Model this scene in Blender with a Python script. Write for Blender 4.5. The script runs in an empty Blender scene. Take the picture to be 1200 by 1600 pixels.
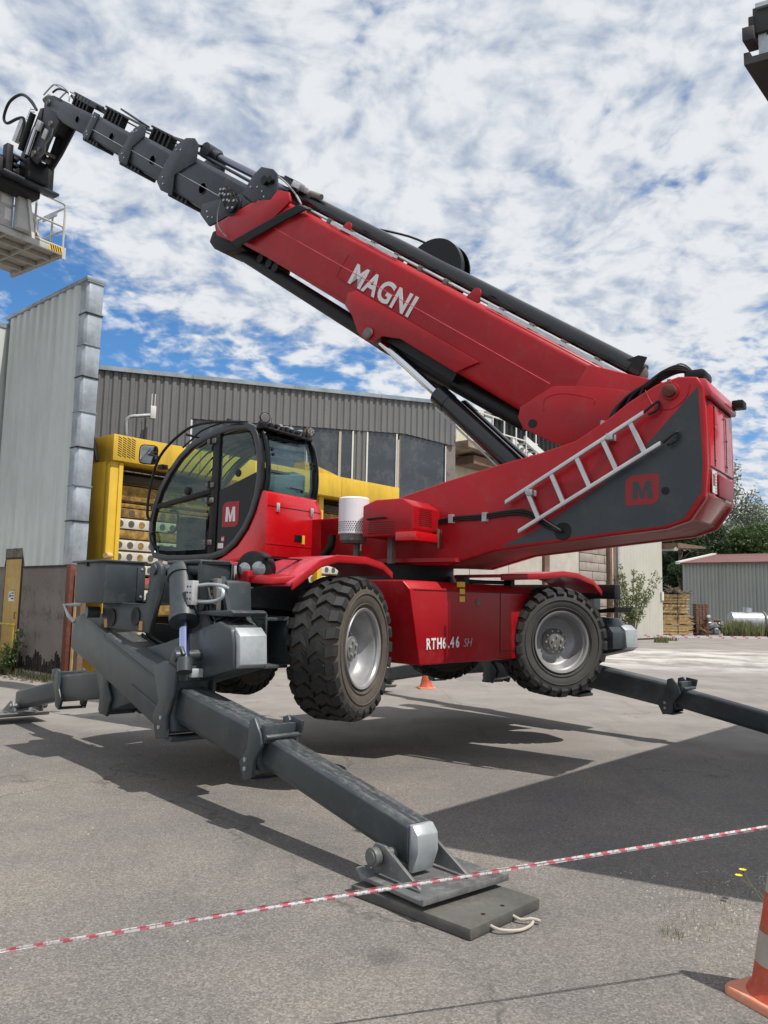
import bpy, bmesh, math, random
import numpy as np
from mathutils import Vector, Matrix
from math import sin, cos, radians, pi, atan2, sqrt

random.seed(7)
scene = bpy.context.scene
COL = scene.collection

# ------------------------------------------------------------------ camera
cam_d = bpy.data.cameras.new("camera")
cam = bpy.data.objects.new("camera", cam_d)
COL.objects.link(cam)
cam_d.sensor_fit = 'VERTICAL'
cam_d.sensor_height = 24.0
cam_d.lens = 24.0 * 1248 / 1600
cam_d.clip_start = 0.05
cam_d.clip_end = 2000
cam.matrix_world = (Matrix.Translation((0, 0, 1.55)) @ Matrix.Rotation(pi / 2 + radians(6.5), 4, 'X')
                    @ Matrix.Rotation(radians(1.25), 4, 'Z'))
scene.camera = cam

# ------------------------------------------------------------------ sun
SUN_AZ, SUN_EL = 127.5, 61.0
sdir = Vector((sin(radians(SUN_AZ)) * cos(radians(SUN_EL)), cos(radians(SUN_AZ)) * cos(radians(SUN_EL)), sin(radians(SUN_EL))))
sl = bpy.data.lights.new("sun", 'SUN')
sl.energy = 4.4
sl.angle = radians(0.53)
sl.color = (1.0, 0.95, 0.88)
so = bpy.data.objects.new("sun", sl)
COL.objects.link(so)
so.rotation_euler = (-sdir).to_track_quat('-Z', 'Y').to_euler()
so.location = (10, -10, 30)

# ------------------------------------------------------------------ view
vs = scene.view_settings
vs.view_transform = 'Standard'
vs.look = 'None'
vs.exposure = 0.0
vs.gamma = 1.0
vs.use_curve_mapping = False


scene.cycles.max_bounces = 6
scene.cycles.diffuse_bounces = 3
scene.cycles.glossy_bounces = 3
scene.cycles.transparent_max_bounces = 12
scene.cycles.transmission_bounces = 3


# ------------------------------------------------------------------ node helper
class NT:
    def __init__(self, tree):
        self.t = tree
        self.n = tree.nodes
        self.l = tree.links

    def node(self, typ, **kw):
        nd = self.n.new(typ)
        for k, v in kw.items():
            if k.startswith('_'):
                setattr(nd, k[1:], v)
        return nd

    def put(self, sock, v):
        if isinstance(v, bpy.types.NodeSocket):
            self.l.new(v, sock)
        elif v is not None:
            sock.default_value = v

    def math(self, op, a, b=None, c=None, clamp=False):
        nd = self.n.new('ShaderNodeMath')
        nd.operation = op
        nd.use_clamp = clamp
        self.put(nd.inputs[0], a)
        if b is not None:
            self.put(nd.inputs[1], b)
        if c is not None:
            self.put(nd.inputs[2], c)
        return nd.outputs[0]

    def vmath(self, op, a, b=None):
        nd = self.n.new('ShaderNodeVectorMath')
        nd.operation = op
        self.put(nd.inputs[0], a)
        if b is not None:
            if op == 'SCALE':
                self.put(nd.inputs[3], b)
            else:
                self.put(nd.inputs[1], b)
        return nd.outputs['Value'] if op in ('DOT_PRODUCT', 'LENGTH', 'DISTANCE') else nd.outputs[0]

    def noise(self, vec, scale, detail=4, rough=0.55, out='Fac', dist=0.0):
        nd = self.n.new('ShaderNodeTexNoise')
        nd.inputs['Scale'].default_value = scale
        nd.inputs['Detail'].default_value = detail
        nd.inputs['Roughness'].default_value = rough
        nd.inputs['Distortion'].default_value = dist
        if vec is not None:
            self.l.new(vec, nd.inputs['Vector'])
        return nd.outputs[out]

    def voro(self, vec, scale, feature='F1', out='Distance'):
        nd = self.n.new('ShaderNodeTexVoronoi')
        nd.feature = feature
        nd.inputs['Scale'].default_value = scale
        if vec is not None:
            self.l.new(vec, nd.inputs['Vector'])
        return nd.outputs[out]

    def ramp(self, fac, stops):
        nd = self.n.new('ShaderNodeValToRGB')
        el = nd.color_ramp.elements
        while len(el) < len(stops):
            el.new(0.5)
        for e, (p, c) in zip(el, stops):
            e.position = p
            e.color = (c, c, c, 1) if isinstance(c, (int, float)) else (*c, 1)
        self.put(nd.inputs[0], fac)
        return nd.outputs[0]

    def smooth(self, v, a, b):
        nd = self.n.new('ShaderNodeMapRange')
        nd.interpolation_type = 'SMOOTHSTEP'
        self.put(nd.inputs[0], v)
        nd.inputs[1].default_value = a
        nd.inputs[2].default_value = b
        return nd.outputs[0]

    def mix(self, fac, a, b, mode='MIX'):
        nd = self.n.new('ShaderNodeMix')
        nd.data_type = 'RGBA'
        nd.blend_type = mode
        self.put(nd.inputs[0], fac)
        for s, v in ((nd.inputs[6], a), (nd.inputs[7], b)):
            if isinstance(v, (tuple, list)):
                s.default_value = (*v[:3], 1)
            else:
                self.put(s, v)
        return nd.outputs[2]

    def bump(self, h, strength=0.3, dist=0.01):
        nd = self.n.new('ShaderNodeBump')
        nd.inputs['Strength'].default_value = strength
        nd.inputs['Distance'].default_value = dist
        self.l.new(h, nd.inputs['Height'])
        return nd.outputs[0]


# ------------------------------------------------------------------ world: clear sky with a sheet of small high clouds
world = bpy.data.worlds.new("World")
scene.world = world
world.use_nodes = True
w = NT(world.node_tree)
w.n.clear()
sky = w.n.new('ShaderNodeTexSky')
sky.sky_type = 'NISHITA'
sky.sun_disc = False
sky.sun_elevation = radians(SUN_EL)
sky.sun_rotation = radians(SUN_AZ)
sky.air_density = 1.0
sky.dust_density = 0.6
sky.ozone_density = 2.5
tc = w.n.new('ShaderNodeTexCoord').outputs['Generated']
sep = w.n.new('ShaderNodeSeparateXYZ')
w.l.new(tc, sep.inputs[0])
zz = w.math('MAXIMUM', w.math('ADD', sep.outputs[2], 0.26), 0.05)
comb = w.n.new('ShaderNodeCombineXYZ')
w.l.new(w.math('DIVIDE', sep.outputs[0], zz), comb.inputs[0])
w.l.new(w.math('DIVIDE', sep.outputs[1], zz), comb.inputs[1])
pc = comb.outputs[0]
warp = w.vmath('ADD', pc, w.vmath('SCALE', w.vmath('SUBTRACT', w.noise(pc, 3.0, 3, out='Color'), (0.5, 0.5, 0.5)), 0.16))
big = w.noise(warp, 0.8, 3, 0.5)
mid = w.noise(warp, 11.5, 3, 0.55)
fine = w.noise(warp, 27.0, 6, 0.58)
cov = w.math('ADD', w.math('MULTIPLY', big, 0.34), w.math('ADD', w.math('MULTIPLY', mid, 1.05), w.math('MULTIPLY', fine, 0.62)))
cov0 = cov
cov = w.math('ADD', cov, 0.325)


def sky_gap(azd, eld, wide, amount):
    """a patch of thinner cloud round one direction of the sky"""
    global cov
    c = (sin(radians(azd)) * cos(radians(eld)), cos(radians(azd)) * cos(radians(eld)), sin(radians(eld)))
    d = w.vmath('DISTANCE', tc, c)
    g = w.math('SUBTRACT', 1.0, w.smooth(d, 0.0, wide))
    cov = w.math('SUBTRACT', cov, w.math('MULTIPLY', g, amount))


SKY_GAPS = [(-25, 21, 0.13, 0.30), (-21, 16, 0.16, 0.36), (-14, 15, 0.14, 0.33), (-7, 15.5, 0.12, 0.30), (-1, 15, 0.12, 0.28), (-33, 17, 0.3, 0.34), (1, 42, 0.09, 0.30), (-4, 48, 0.10, 0.25),
            (27, 13, 0.20, 0.20), (9, 10, 0.2, 0.15), (21, 29, 0.08, 0.12), (15, 33, 0.05, 0.12), (60, 25, 0.5, 0.25), (-80, 35, 0.5, 0.2), (160, 40, 0.5, 0.2)]
for gp in SKY_GAPS:
    sky_gap(*gp)
cf = w.smooth(cov, 0.86, 1.24)
cf = w.math('MULTIPLY', cf, w.smooth(sep.outputs[2], -0.02, 0.06))
shade = w.smooth(w.math('ADD', cov0, w.math('MULTIPLY', w.noise(pc, 2.0, 2), 0.3)), 0.95, 1.28)
ccol = w.mix(shade, (0.56, 0.63, 0.74), (0.92, 0.945, 0.975))
b1 = w.n.new('ShaderNodeBackground')
b1.inputs[1].default_value = 0.13
skyc = w.mix(1.0, sky.outputs[0], (0.50, 0.84, 1.10), 'MULTIPLY')
w.l.new(skyc, b1.inputs[0])
b2 = w.n.new('ShaderNodeBackground')
b2.inputs[1].default_value = 0.90
w.l.new(ccol, b2.inputs[0])
mx = w.n.new('ShaderNodeMixShader')
w.l.new(w.math('MULTIPLY', cf, 0.97), mx.inputs[0])
w.l.new(b1.outputs[0], mx.inputs[1])
w.l.new(b2.outputs[0], mx.inputs[2])
wo = w.n.new('ShaderNodeOutputWorld')
w.l.new(mx.outputs[0], wo.inputs[0])

# ------------------------------------------------------------------ materials
MATS = {}


def mat(name, col, rough=0.5, metal=0.0, coat=0.0, var=0.12, vscale=3.0, dirt=None, dirt_amt=0.3, bump=0.0, bscale=40.0, spec=0.5,
        dirt_top=0.0, dirt_sharp=(0.45, 0.72), streak=False, top_stretch=None):
    m = bpy.data.materials.new(name)
    m.use_nodes = True
    t = NT(m.node_tree)
    p = t.n['Principled BSDF']
    tcn = t.n.new('ShaderNodeTexCoord').outputs['Object']
    n1 = t.noise(tcn, vscale, 5, 0.6)
    c = t.mix(t.math('MULTIPLY', t.smooth(n1, 0.3, 0.7), 1.0), tuple(x * (1 - var) for x in col), tuple(min(1, x * (1 + var)) for x in col))
    rr = t.math('ADD', rough - 0.06, t.math('MULTIPLY', t.noise(tcn, vscale * 4, 4), 0.12))
    if dirt:
        v = tcn
        if streak:
            mp = t.n.new('ShaderNodeMapping')
            mp.inputs['Scale'].default_value = (1, 1, 0.12)
            t.l.new(tcn, mp.inputs['Vector'])
            v = mp.outputs[0]
        d = t.smooth(t.math('ADD', t.math('MULTIPLY', t.noise(v, vscale * 2.5, 6, 0.65), 0.75), t.math('MULTIPLY', t.noise(v, vscale * 14, 3, 0.6), 0.25)), *dirt_sharp)
        d = t.math('MULTIPLY', d, dirt_amt)
        if dirt_top:
            gm = t.n.new('ShaderNodeNewGeometry')
            sp = t.n.new('ShaderNodeSeparateXYZ')
            t.l.new(gm.outputs['True Normal'], sp.inputs[0])
            up = t.smooth(sp.outputs[2], 0.5, 0.95)
            tv = tcn
            if top_stretch:
                mp2 = t.n.new('ShaderNodeMapping')
                mp2.inputs['Scale'].default_value = top_stretch
                t.l.new(tcn, mp2.inputs['Vector'])
                tv = mp2.outputs[0]
            wear = t.math('ADD', t.math('MULTIPLY', t.noise(tv, vscale * 6, 6, 0.75), 0.6), t.math('MULTIPLY', t.noise(tcn, vscale * 16, 5, 0.7), 0.4))
            d2 = t.math('MULTIPLY', up, t.math('MULTIPLY', t.smooth(wear, 0.44, 0.60), dirt_top))
            d = t.math('MAXIMUM', d, d2)
        c = t.mix(d, c, dirt)
        rr = t.math('ADD', rr, t.math('MULTIPLY', d, 0.4), clamp=True)
    t.put(p.inputs['Base Color'], c)
    t.put(p.inputs['Roughness'], rr)
    p.inputs['Metallic'].default_value = metal
    p.inputs['Coat Weight'].default_value = coat
    p.inputs['Coat Roughness'].default_value = 0.12
    p.inputs['Specular IOR Level'].default_value = spec
    if bump:
        t.l.new(t.bump(t.noise(tcn, bscale, 5, 0.6), bump, 0.01), p.inputs['Normal'])
    MATS[name] = m
    return m


DUST = (0.33, 0.29, 0.25)
RED = mat('red_paint', (0.38, 0.004, 0.010), 0.38, coat=0.10, spec=0.35, var=0.10, dirt=(0.30, 0.10, 0.09), dirt_amt=0.22, vscale=1.6, dirt_top=0.12)
RED_SUN = mat('sunlit_red_gloss', (0.58, 0.005, 0.010), 0.26, coat=0.5, var=0.04, dirt=(0.5, 0.2, 0.17), dirt_amt=0.07, vscale=1.5)  # brighter copy of the red, sunlight put into its colour
PINK = mat('sunlit_pale_red', (0.52, 0.03, 0.055), 0.36, coat=0.3, var=0.1, dirt=(0.5, 0.3, 0.27), dirt_amt=0.2, vscale=3)  # paler copy of the red, sun on the fenders painted in
GREY = mat('dark_grey_paint', (0.036, 0.047, 0.053), 0.40, var=0.12, dirt=(0.15, 0.15, 0.145), dirt_amt=0.36, vscale=1.8, dirt_top=0.7, bump=0.05, bscale=120, top_stretch=(0.22, 2.2, 1.0))
HEADM = mat('head_shaded_grey', (0.018, 0.021, 0.026), 0.45, var=0.2, dirt=(0.1, 0.1, 0.1), dirt_amt=0.3, vscale=4)  # boom grey darkened, shade among the head parts put into the colour
VOID = mat('void_black', (0.002, 0.002, 0.002), 1.0, spec=0.0)  # paints the dark inside of the boom holes
BGREY = mat('boom_grey', (0.021, 0.027, 0.036), 0.38, var=0.10, dirt=(0.12, 0.13, 0.14), dirt_amt=0.3, vscale=2)
DECAL = mat('decal_grey', (0.040, 0.049, 0.056), 0.40, var=0.08, dirt=(0.12, 0.13, 0.12), dirt_amt=0.3, vscale=1.4)
BLACK = mat('black', (0.008, 0.008, 0.009), 0.5, var=0.2, dirt=(0.06, 0.056, 0.053), dirt_amt=0.3, spec=0.35)
BLACKG = mat('black_gloss', (0.006, 0.007, 0.007), 0.22, var=0.1, spec=0.35)
TUBEB = mat('black_tube', (0.010, 0.011, 0.013), 0.25, coat=0.3, var=0.2)
RUB = mat('rubber', (0.019, 0.019, 0.019), 0.72, var=0.2, dirt=(0.08, 0.074, 0.066), dirt_amt=0.4, vscale=5, bump=0.3, bscale=60)
SIDE = mat('lit_dusty_sidewall', (0.100, 0.085, 0.068), 0.85, var=0.15, dirt=(0.045, 0.042, 0.04), dirt_amt=0.5, vscale=4, bump=0.2)  # dust tone, with sunlight on the front tyres painted in as tan
SIDE2 = mat('shaded_sidewall', (0.062, 0.060, 0.056), 0.8, var=0.15, dirt=(0.12, 0.11, 0.10), dirt_amt=0.4, vscale=4, bump=0.2)  # same tyre wall, greyed and darkened for the shade of the turret
RIMM = mat('rim_silver', (0.33, 0.33, 0.335), 0.38, metal=0.35, var=0.08, dirt=(0.22, 0.21, 0.19), dirt_amt=0.35, vscale=4)
HUBM = mat('hub_dusty', (0.16, 0.155, 0.145), 0.7, var=0.2, dirt=(0.25, 0.23, 0.2), dirt_amt=0.4, vscale=8)
CHROME = mat('chrome', (0.75, 0.76, 0.80), 0.12, metal=1.0, var=0.03)
FLASH = mat('weathered_flashing', (0.38, 0.42, 0.46), 0.45, metal=0.4, var=0.2, vscale=2.5, dirt=(0.16, 0.16, 0.16), dirt_amt=0.5)
GALV = mat('galvanised', (0.46, 0.49, 0.51), 0.42, metal=0.45, var=0.14, vscale=5, dirt=(0.22, 0.22, 0.21), dirt_amt=0.35)
ALU = mat('aluminium', (0.62, 0.62, 0.62), 0.35, metal=0.5, var=0.08, vscale=6, dirt=(0.3, 0.28, 0.26), dirt_amt=0.25)
WHITEP = mat('white_print', (0.75, 0.74, 0.73), 0.5, var=0.04)
GREYP = mat('grey_print', (0.36, 0.36, 0.37), 0.5, var=0.04)
REDP = mat('red_print', (0.33, 0.014, 0.022), 0.45, var=0.04)
YELP = mat('yellow_print', (0.80, 0.50, 0.05), 0.5, var=0.05)
LIGHTG = mat('light_grey_paint', (0.50, 0.50, 0.48), 0.5, var=0.08, dirt=(0.28, 0.26, 0.23), dirt_amt=0.5, vscale=3)
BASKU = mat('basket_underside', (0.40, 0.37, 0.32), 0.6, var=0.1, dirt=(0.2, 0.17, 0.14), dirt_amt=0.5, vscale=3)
DRUMW = mat('drum_white', (0.78, 0.77, 0.80), 0.45, var=0.03)
LAMPG = mat('lamp_glass', (0.36, 0.37, 0.37), 0.15, metal=0.8, var=0.1, vscale=30)
ORANGE = mat('cone_orange', (0.50, 0.070, 0.030), 0.6, var=0.12, dirt=(0.34, 0.22, 0.16), dirt_amt=0.6, vscale=9)
CBAND = mat('cone_band', (0.38, 0.33, 0.28), 0.5, var=0.1, dirt=(0.3, 0.25, 0.2), dirt_amt=0.5, vscale=12)
CBASE = mat('cone_base', (0.66, 0.24, 0.14), 0.6, var=0.1, dirt=(0.6, 0.42, 0.3), dirt_amt=0.7, vscale=7)
YEL = mat('yellow_paint', (0.66, 0.42, 0.028), 0.5, var=0.08, dirt=(0.32, 0.17, 0.04), dirt_amt=0.5, vscale=1.6, streak=True)
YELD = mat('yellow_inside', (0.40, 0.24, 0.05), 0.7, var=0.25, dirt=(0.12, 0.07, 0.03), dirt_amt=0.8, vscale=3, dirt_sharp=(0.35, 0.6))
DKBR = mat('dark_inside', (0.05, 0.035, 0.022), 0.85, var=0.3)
STRIPW = mat('pale_strip', (0.55, 0.53, 0.47), 0.65, var=0.1, dirt=(0.4, 0.28, 0.12), dirt_amt=0.6, vscale=5)
CLADW = mat('pale_cladding', (0.60, 0.63, 0.61), 0.45, var=0.04, dirt=(0.30, 0.31, 0.29), dirt_amt=0.35, vscale=0.9, streak=True)
CLADB = mat('beige_cladding', (0.50, 0.485, 0.42), 0.5, var=0.05, dirt=(0.36, 0.34, 0.29), dirt_amt=0.4, vscale=0.9, streak=True)
CLADC = mat('cream_cladding', (0.62, 0.58, 0.46), 0.5, var=0.05, dirt=(0.4, 0.36, 0.28), dirt_amt=0.3, vscale=0.9, streak=True)
CLADG = mat('grey_cladding', (0.138, 0.139, 0.142), 0.5, var=0.07, dirt=(0.20, 0.20, 0.195), dirt_amt=0.4, vscale=0.8, streak=True)
CONC = mat('rough_render', (0.20, 0.172, 0.155), 0.9, var=0.15, dirt=(0.07, 0.058, 0.05), dirt_amt=0.85, vscale=0.9, bump=0.3, bscale=25, dirt_sharp=(0.5, 0.68))
CONCL = mat('pale_concrete', (0.42, 0.385, 0.34), 0.85, var=0.08, dirt=(0.28, 0.24, 0.2), dirt_amt=0.5, vscale=1.1, bump=0.2)
BLOCKM = mat('block_wall', (0.33, 0.285, 0.245), 0.9, var=0.16, dirt=(0.2, 0.165, 0.14), dirt_amt=0.6, vscale=1.5, bump=0.4)
PLINTH = mat('plinth_black', (0.03, 0.026, 0.022), 0.95, var=0.4)
RUST = mat('rust_red', (0.13, 0.035, 0.022), 0.8, var=0.2, dirt=(0.2, 0.12, 0.08), dirt_amt=0.5, vscale=4)
BROWN = mat('brown_post', (0.16, 0.10, 0.065), 0.8, var=0.2, dirt=(0.1, 0.06, 0.04), dirt_amt=0.5, vscale=3)
DOORY = mat('door_ochre', (0.50, 0.32, 0.10), 0.6, var=0.08, dirt=(0.33, 0.19, 0.06), dirt_amt=0.5, vscale=2)
RAILY = mat('rail_yellow', (0.52, 0.38, 0.05), 0.6, var=0.1, dirt=(0.25, 0.15, 0.05), dirt_amt=0.5)
RUBM = mat('rubber_board', (0.085, 0.083, 0.075), 0.8, var=0.2, dirt=(0.17, 0.155, 0.13), dirt_amt=0.7, vscale=4, bump=0.25, bscale=50)
ROPE = mat('rope', (0.48, 0.44, 0.36), 0.9, var=0.15, bump=0.6, bscale=300)
TAPER = mat('tape_red', (0.62, 0.18, 0.23), 0.4, var=0.1, vscale=20)
TAPEW = mat('tape_white', (0.72, 0.70, 0.70), 0.4, var=0.06, vscale=20)
TAPEK = mat('tape_print', (0.42, 0.41, 0.42), 0.5, var=0.1)
WOOD = mat('fresh_timber', (0.46, 0.31, 0.14), 0.8, var=0.22, vscale=6, dirt=(0.25, 0.17, 0.09), dirt_amt=0.5)
WOODE = mat('timber_pale', (0.58, 0.42, 0.20), 0.8, var=0.2, vscale=6)
BRICKS = mat('brown_stack', (0.17, 0.085, 0.05), 0.9, var=0.3, vscale=6)
ROOFR = mat('red_roof', (0.165, 0.072, 0.07), 0.6, var=0.12, dirt=(0.3, 0.15, 0.13), dirt_amt=0.4, vscale=0.6)
TRIMW = mat('white_trim', (0.65, 0.65, 0.62), 0.5, var=0.05)
SHEDG = mat('shed_cladding', (0.34, 0.36, 0.335), 0.6, var=0.05, dirt=(0.22, 0.23, 0.21), dirt_amt=0.4, vscale=0.5, streak=True)
BARK = mat('bark', (0.16, 0.13, 0.10), 0.9, var=0.3, vscale=4)
CANOPY = mat('canopy_steel', (0.045, 0.043, 0.042), 0.7, var=0.2)
TRIMG = mat('roof_trim', (0.28, 0.33, 0.37), 0.4, metal=0.3, var=0.2, vscale=2, dirt=(0.12, 0.12, 0.12), dirt_amt=0.5)
DIRTM = mat('soil', (0.10, 0.085, 0.065), 0.95, var=0.4, vscale=5, bump=0.6)


def leaf_mat(name, c1, c2):
    m = bpy.data.materials.new(name)
    m.use_nodes = True
    t = NT(m.node_tree)
    p = t.n['Principled BSDF']
    gm = t.n.new('ShaderNodeNewGeometry')
    r = gm.outputs['Random Per Island']
    t.put(p.inputs['Base Color'], t.mix(r, c1, c2))
    p.inputs['Roughness'].default_value = 0.55
    tr = t.n.new('ShaderNodeBsdfTranslucent')
    t.put(tr.inputs[0], t.mix(0.5, c1, c2))
    ms = t.n.new('ShaderNodeMixShader')
    ms.inputs[0].default_value = 0.28
    t.l.new(p.outputs[0], ms.inputs[1])
    t.l.new(tr.outputs[0], ms.inputs[2])
    t.l.new(ms.outputs[0], t.n['Material Output'].inputs[0])
    return m


LEAFD = leaf_mat('leaf_dark', (0.022, 0.045, 0.016), (0.05, 0.085, 0.03))
LEAFM = leaf_mat('leaf_mid', (0.045, 0.085, 0.02), (0.10, 0.15, 0.045))
LEAFB = leaf_mat('leaf_birch', (0.12, 0.14, 0.10), (0.30, 0.33, 0.25))
LEAFL = leaf_mat('leaf_bush', (0.10, 0.14, 0.04), (0.26, 0.30, 0.14))
GRASSM = leaf_mat('grass', (0.10, 0.12, 0.04), (0.26, 0.26, 0.12))
HILLM = leaf_mat('leaf_hill', (0.030, 0.055, 0.045), (0.055, 0.085, 0.065))
PETAL = mat('petal', (0.85, 0.62, 0.02), 0.6, var=0.1)


def glass_mat(name, tint, refl=0.10, rough=0.02):
    m = bpy.data.materials.new(name)
    m.use_nodes = True
    t = NT(m.node_tree)
    t.n.clear()
    tr = t.n.new('ShaderNodeBsdfTransparent')
    tr.inputs[0].default_value = (*tint, 1)
    gl = t.n.new('ShaderNodeBsdfGlossy')
    gl.inputs['Roughness'].default_value = rough
    gl.inputs['Color'].default_value = (0.9, 0.95, 0.95, 1)
    lw = t.n.new('ShaderNodeLayerWeight')
    lw.inputs['Blend'].default_value = 0.5
    fr5 = t.math('MULTIPLY', t.math('POWER', lw.outputs['Facing'], 4.0), 0.6)
    ms = t.n.new('ShaderNodeMixShader')
    t.l.new(t.math('ADD', fr5, refl + 0.035, clamp=True), ms.inputs[0])
    t.l.new(tr.outputs[0], ms.inputs[1])
    t.l.new(gl.outputs[0], ms.inputs[2])
    o = t.n.new('ShaderNodeOutputMaterial')
    t.l.new(ms.outputs[0], o.inputs[0])
    return m


GLASS = glass_mat('cab_glass', (0.74, 0.84, 0.76), 0.01)
GLASSR = glass_mat('cab_rear_glass', (0.62, 0.74, 0.76), 0.03)
WPANE = mat('hall_glass', (0.035, 0.045, 0.055), 0.22, var=0.25, vscale=0.8, dirt=(0.12, 0.125, 0.13), dirt_amt=0.6, spec=0.8)
MIRROR = mat('mirror_glass', (0.8, 0.82, 0.85), 0.03, metal=1.0, var=0.02)

# ground material ---------------------------------------------------
GM = bpy.data.materials.new('weathered_asphalt')
GM.use_nodes = True
g = NT(GM.node_tree)
gp_ = g.n['Principled BSDF']
pos = g.n.new('ShaderNodeNewGeometry').outputs['Position']
gs = g.n.new('ShaderNodeSeparateXYZ')
g.l.new(pos, gs.inputs[0])
gx, gy = gs.outputs[0], gs.outputs[1]
stone = g.voro(pos, 120.0, 'F1', 'Color')
stv = g.n.new('ShaderNodeSeparateColor')
g.l.new(stone, stv.inputs[0])
agg = g.ramp(stv.outputs[0], [(0.0, (0.075, 0.07, 0.065)), (0.35, (0.17, 0.155, 0.14)), (0.7, (0.25, 0.23, 0.208)), (0.97, (0.38, 0.35, 0.32))])
fineN = g.noise(pos, 260.0, 3, 0.7)
agg = g.mix(0.5, agg, g.mix(fineN, (0.12, 0.11, 0.10), (0.30, 0.275, 0.25)))
bigN = g.noise(pos, 0.55, 5, 0.6)
midN = g.noise(pos, 2.6, 6, 0.65)
base = g.mix(g.smooth(bigN, 0.35, 0.7), g.mix(1.0, agg, (0.86, 0.86, 0.87), 'MULTIPLY'), g.mix(1.0, agg, (1.16, 1.12, 1.06), 'MULTIPLY'))
base = g.mix(g.math('MULTIPLY', g.smooth(midN, 0.5, 0.75), 0.25), base, (0.10, 0.095, 0.09))
# older concrete slab beyond about ten metres
edge = g.math('ADD', gy, g.math('ADD', g.math('MULTIPLY', gx, 0.12), g.math('MULTIPLY', g.math('SUBTRACT', g.noise(pos, 1.1, 4), 0.5), 1.4)))
slab = g.smooth(edge, 8.6, 9.6)
slabc = g.mix(g.smooth(g.noise(pos, 0.8, 6, 0.7), 0.3, 0.7), (0.255, 0.228, 0.205), (0.335, 0.305, 0.275))
slabc = g.mix(g.math('MULTIPLY', g.smooth(g.noise(pos, 7, 5, 0.7), 0.55, 0.8), 0.35), slabc, (0.15, 0.13, 0.12))
base = g.mix(g.math('MULTIPLY', slab, 0.85), base, slabc)
# pale lime dust in front of the hall
dz = g.vmath('DISTANCE', g.vmath('MULTIPLY', pos, (0.5, 1.0, 0)), (5.6, 26.0, 0))
du = g.math('MULTIPLY', g.math('SUBTRACT', 1.0, g.smooth(dz, 3.0, 7.5)), g.smooth(g.noise(pos, 0.5, 5, 0.7), 0.38, 0.6))
base = g.mix(g.math('MULTIPLY', du, 0.85), base, (0.62, 0.59, 0.54))
# loose grit and a darker broken strip on the right
rs = g.smooth(g.math('ADD', g.math('ADD', gx, g.math('MULTIPLY', gy, -0.10)), g.math('MULTIPLY', g.math('SUBTRACT', g.noise(pos, 1.7, 4), 0.5), 0.9)), 1.45, 1.75)
rs = g.math('MULTIPLY', rs, g.math('SUBTRACT', 1.0, slab))
base = g.mix(g.math('MULTIPLY', rs, 0.35), base, g.mix(g.smooth(g.noise(pos, 30, 4, 0.7), 0.4, 0.65), (0.13, 0.127, 0.122), (0.30, 0.285, 0.265)))
# cracks
cw = g.vmath('ADD', pos, g.vmath('SCALE', g.vmath('SUBTRACT', g.noise(pos, 1.5, 4, out='Color'), (0.5, 0.5, 0.5)), 0.9))
cr = g.voro(cw, 0.22, 'DISTANCE_TO_EDGE')
crk = g.math('SUBTRACT', 1.0, g.smooth(cr, 0.0, 0.0045))
crk = g.math('MULTIPLY', crk, g.smooth(g.noise(pos, 0.9, 2), 0.42, 0.55))
base = g.mix(g.math('MULTIPLY', crk, 0.45), base, (0.05, 0.045, 0.04))
# round oil stain
st = g.vmath('DISTANCE', pos, (0.05, 3.72, 0))
stn = g.math('MULTIPLY', g.math('SUBTRACT', 1.0, g.smooth(g.math('ADD', st, g.math('MULTIPLY', g.math('SUBTRACT', g.noise(pos, 18, 3), 0.5), 0.08)), 0.03, 0.12)), 0.45)
base = g.mix(stn, base, (0.06, 0.055, 0.05))
base = g.mix(g.math('MULTIPLY', g.smooth(g.noise(pos, 0.33, 4, 0.6), 0.5, 0.68), 0.22), base, (0.09, 0.088, 0.085))
tm_ = g.noise(g.vmath('MULTIPLY', pos, (2.2, 0.25, 1)), 1.3, 4, 0.6)
base = g.mix(g.math('MULTIPLY', g.smooth(tm_, 0.56, 0.70), 0.22), base, (0.08, 0.078, 0.075))
base = g.mix(1.0, base, (0.95, 0.97, 1.0), 'MULTIPLY')
g.put(gp_.inputs['Base Color'], base)
gp_.inputs['Roughness'].default_value = 0.9
gp_.inputs['Specular IOR Level'].default_value = 0.25
hgt = g.math('ADD', g.math('MULTIPLY', stv.outputs[0], 0.5), g.math('MULTIPLY', fineN, 0.5))
g.l.new(g.bump(hgt, 0.55, 0.006), gp_.inputs['Normal'])

# ------------------------------------------------------------------ geometry helpers
WM = {}


def frame(x, y, h, z=0.0):
    """local axes: s along compass heading h, t to the right of it, z up.  Stored as (s, -t, z)."""
    return Matrix.Translation((x, y, z)) @ Matrix.Rotation(radians(90 - h), 4, 'Z')


def V(s, t, z):
    return Vector((s, -t, z))


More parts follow.
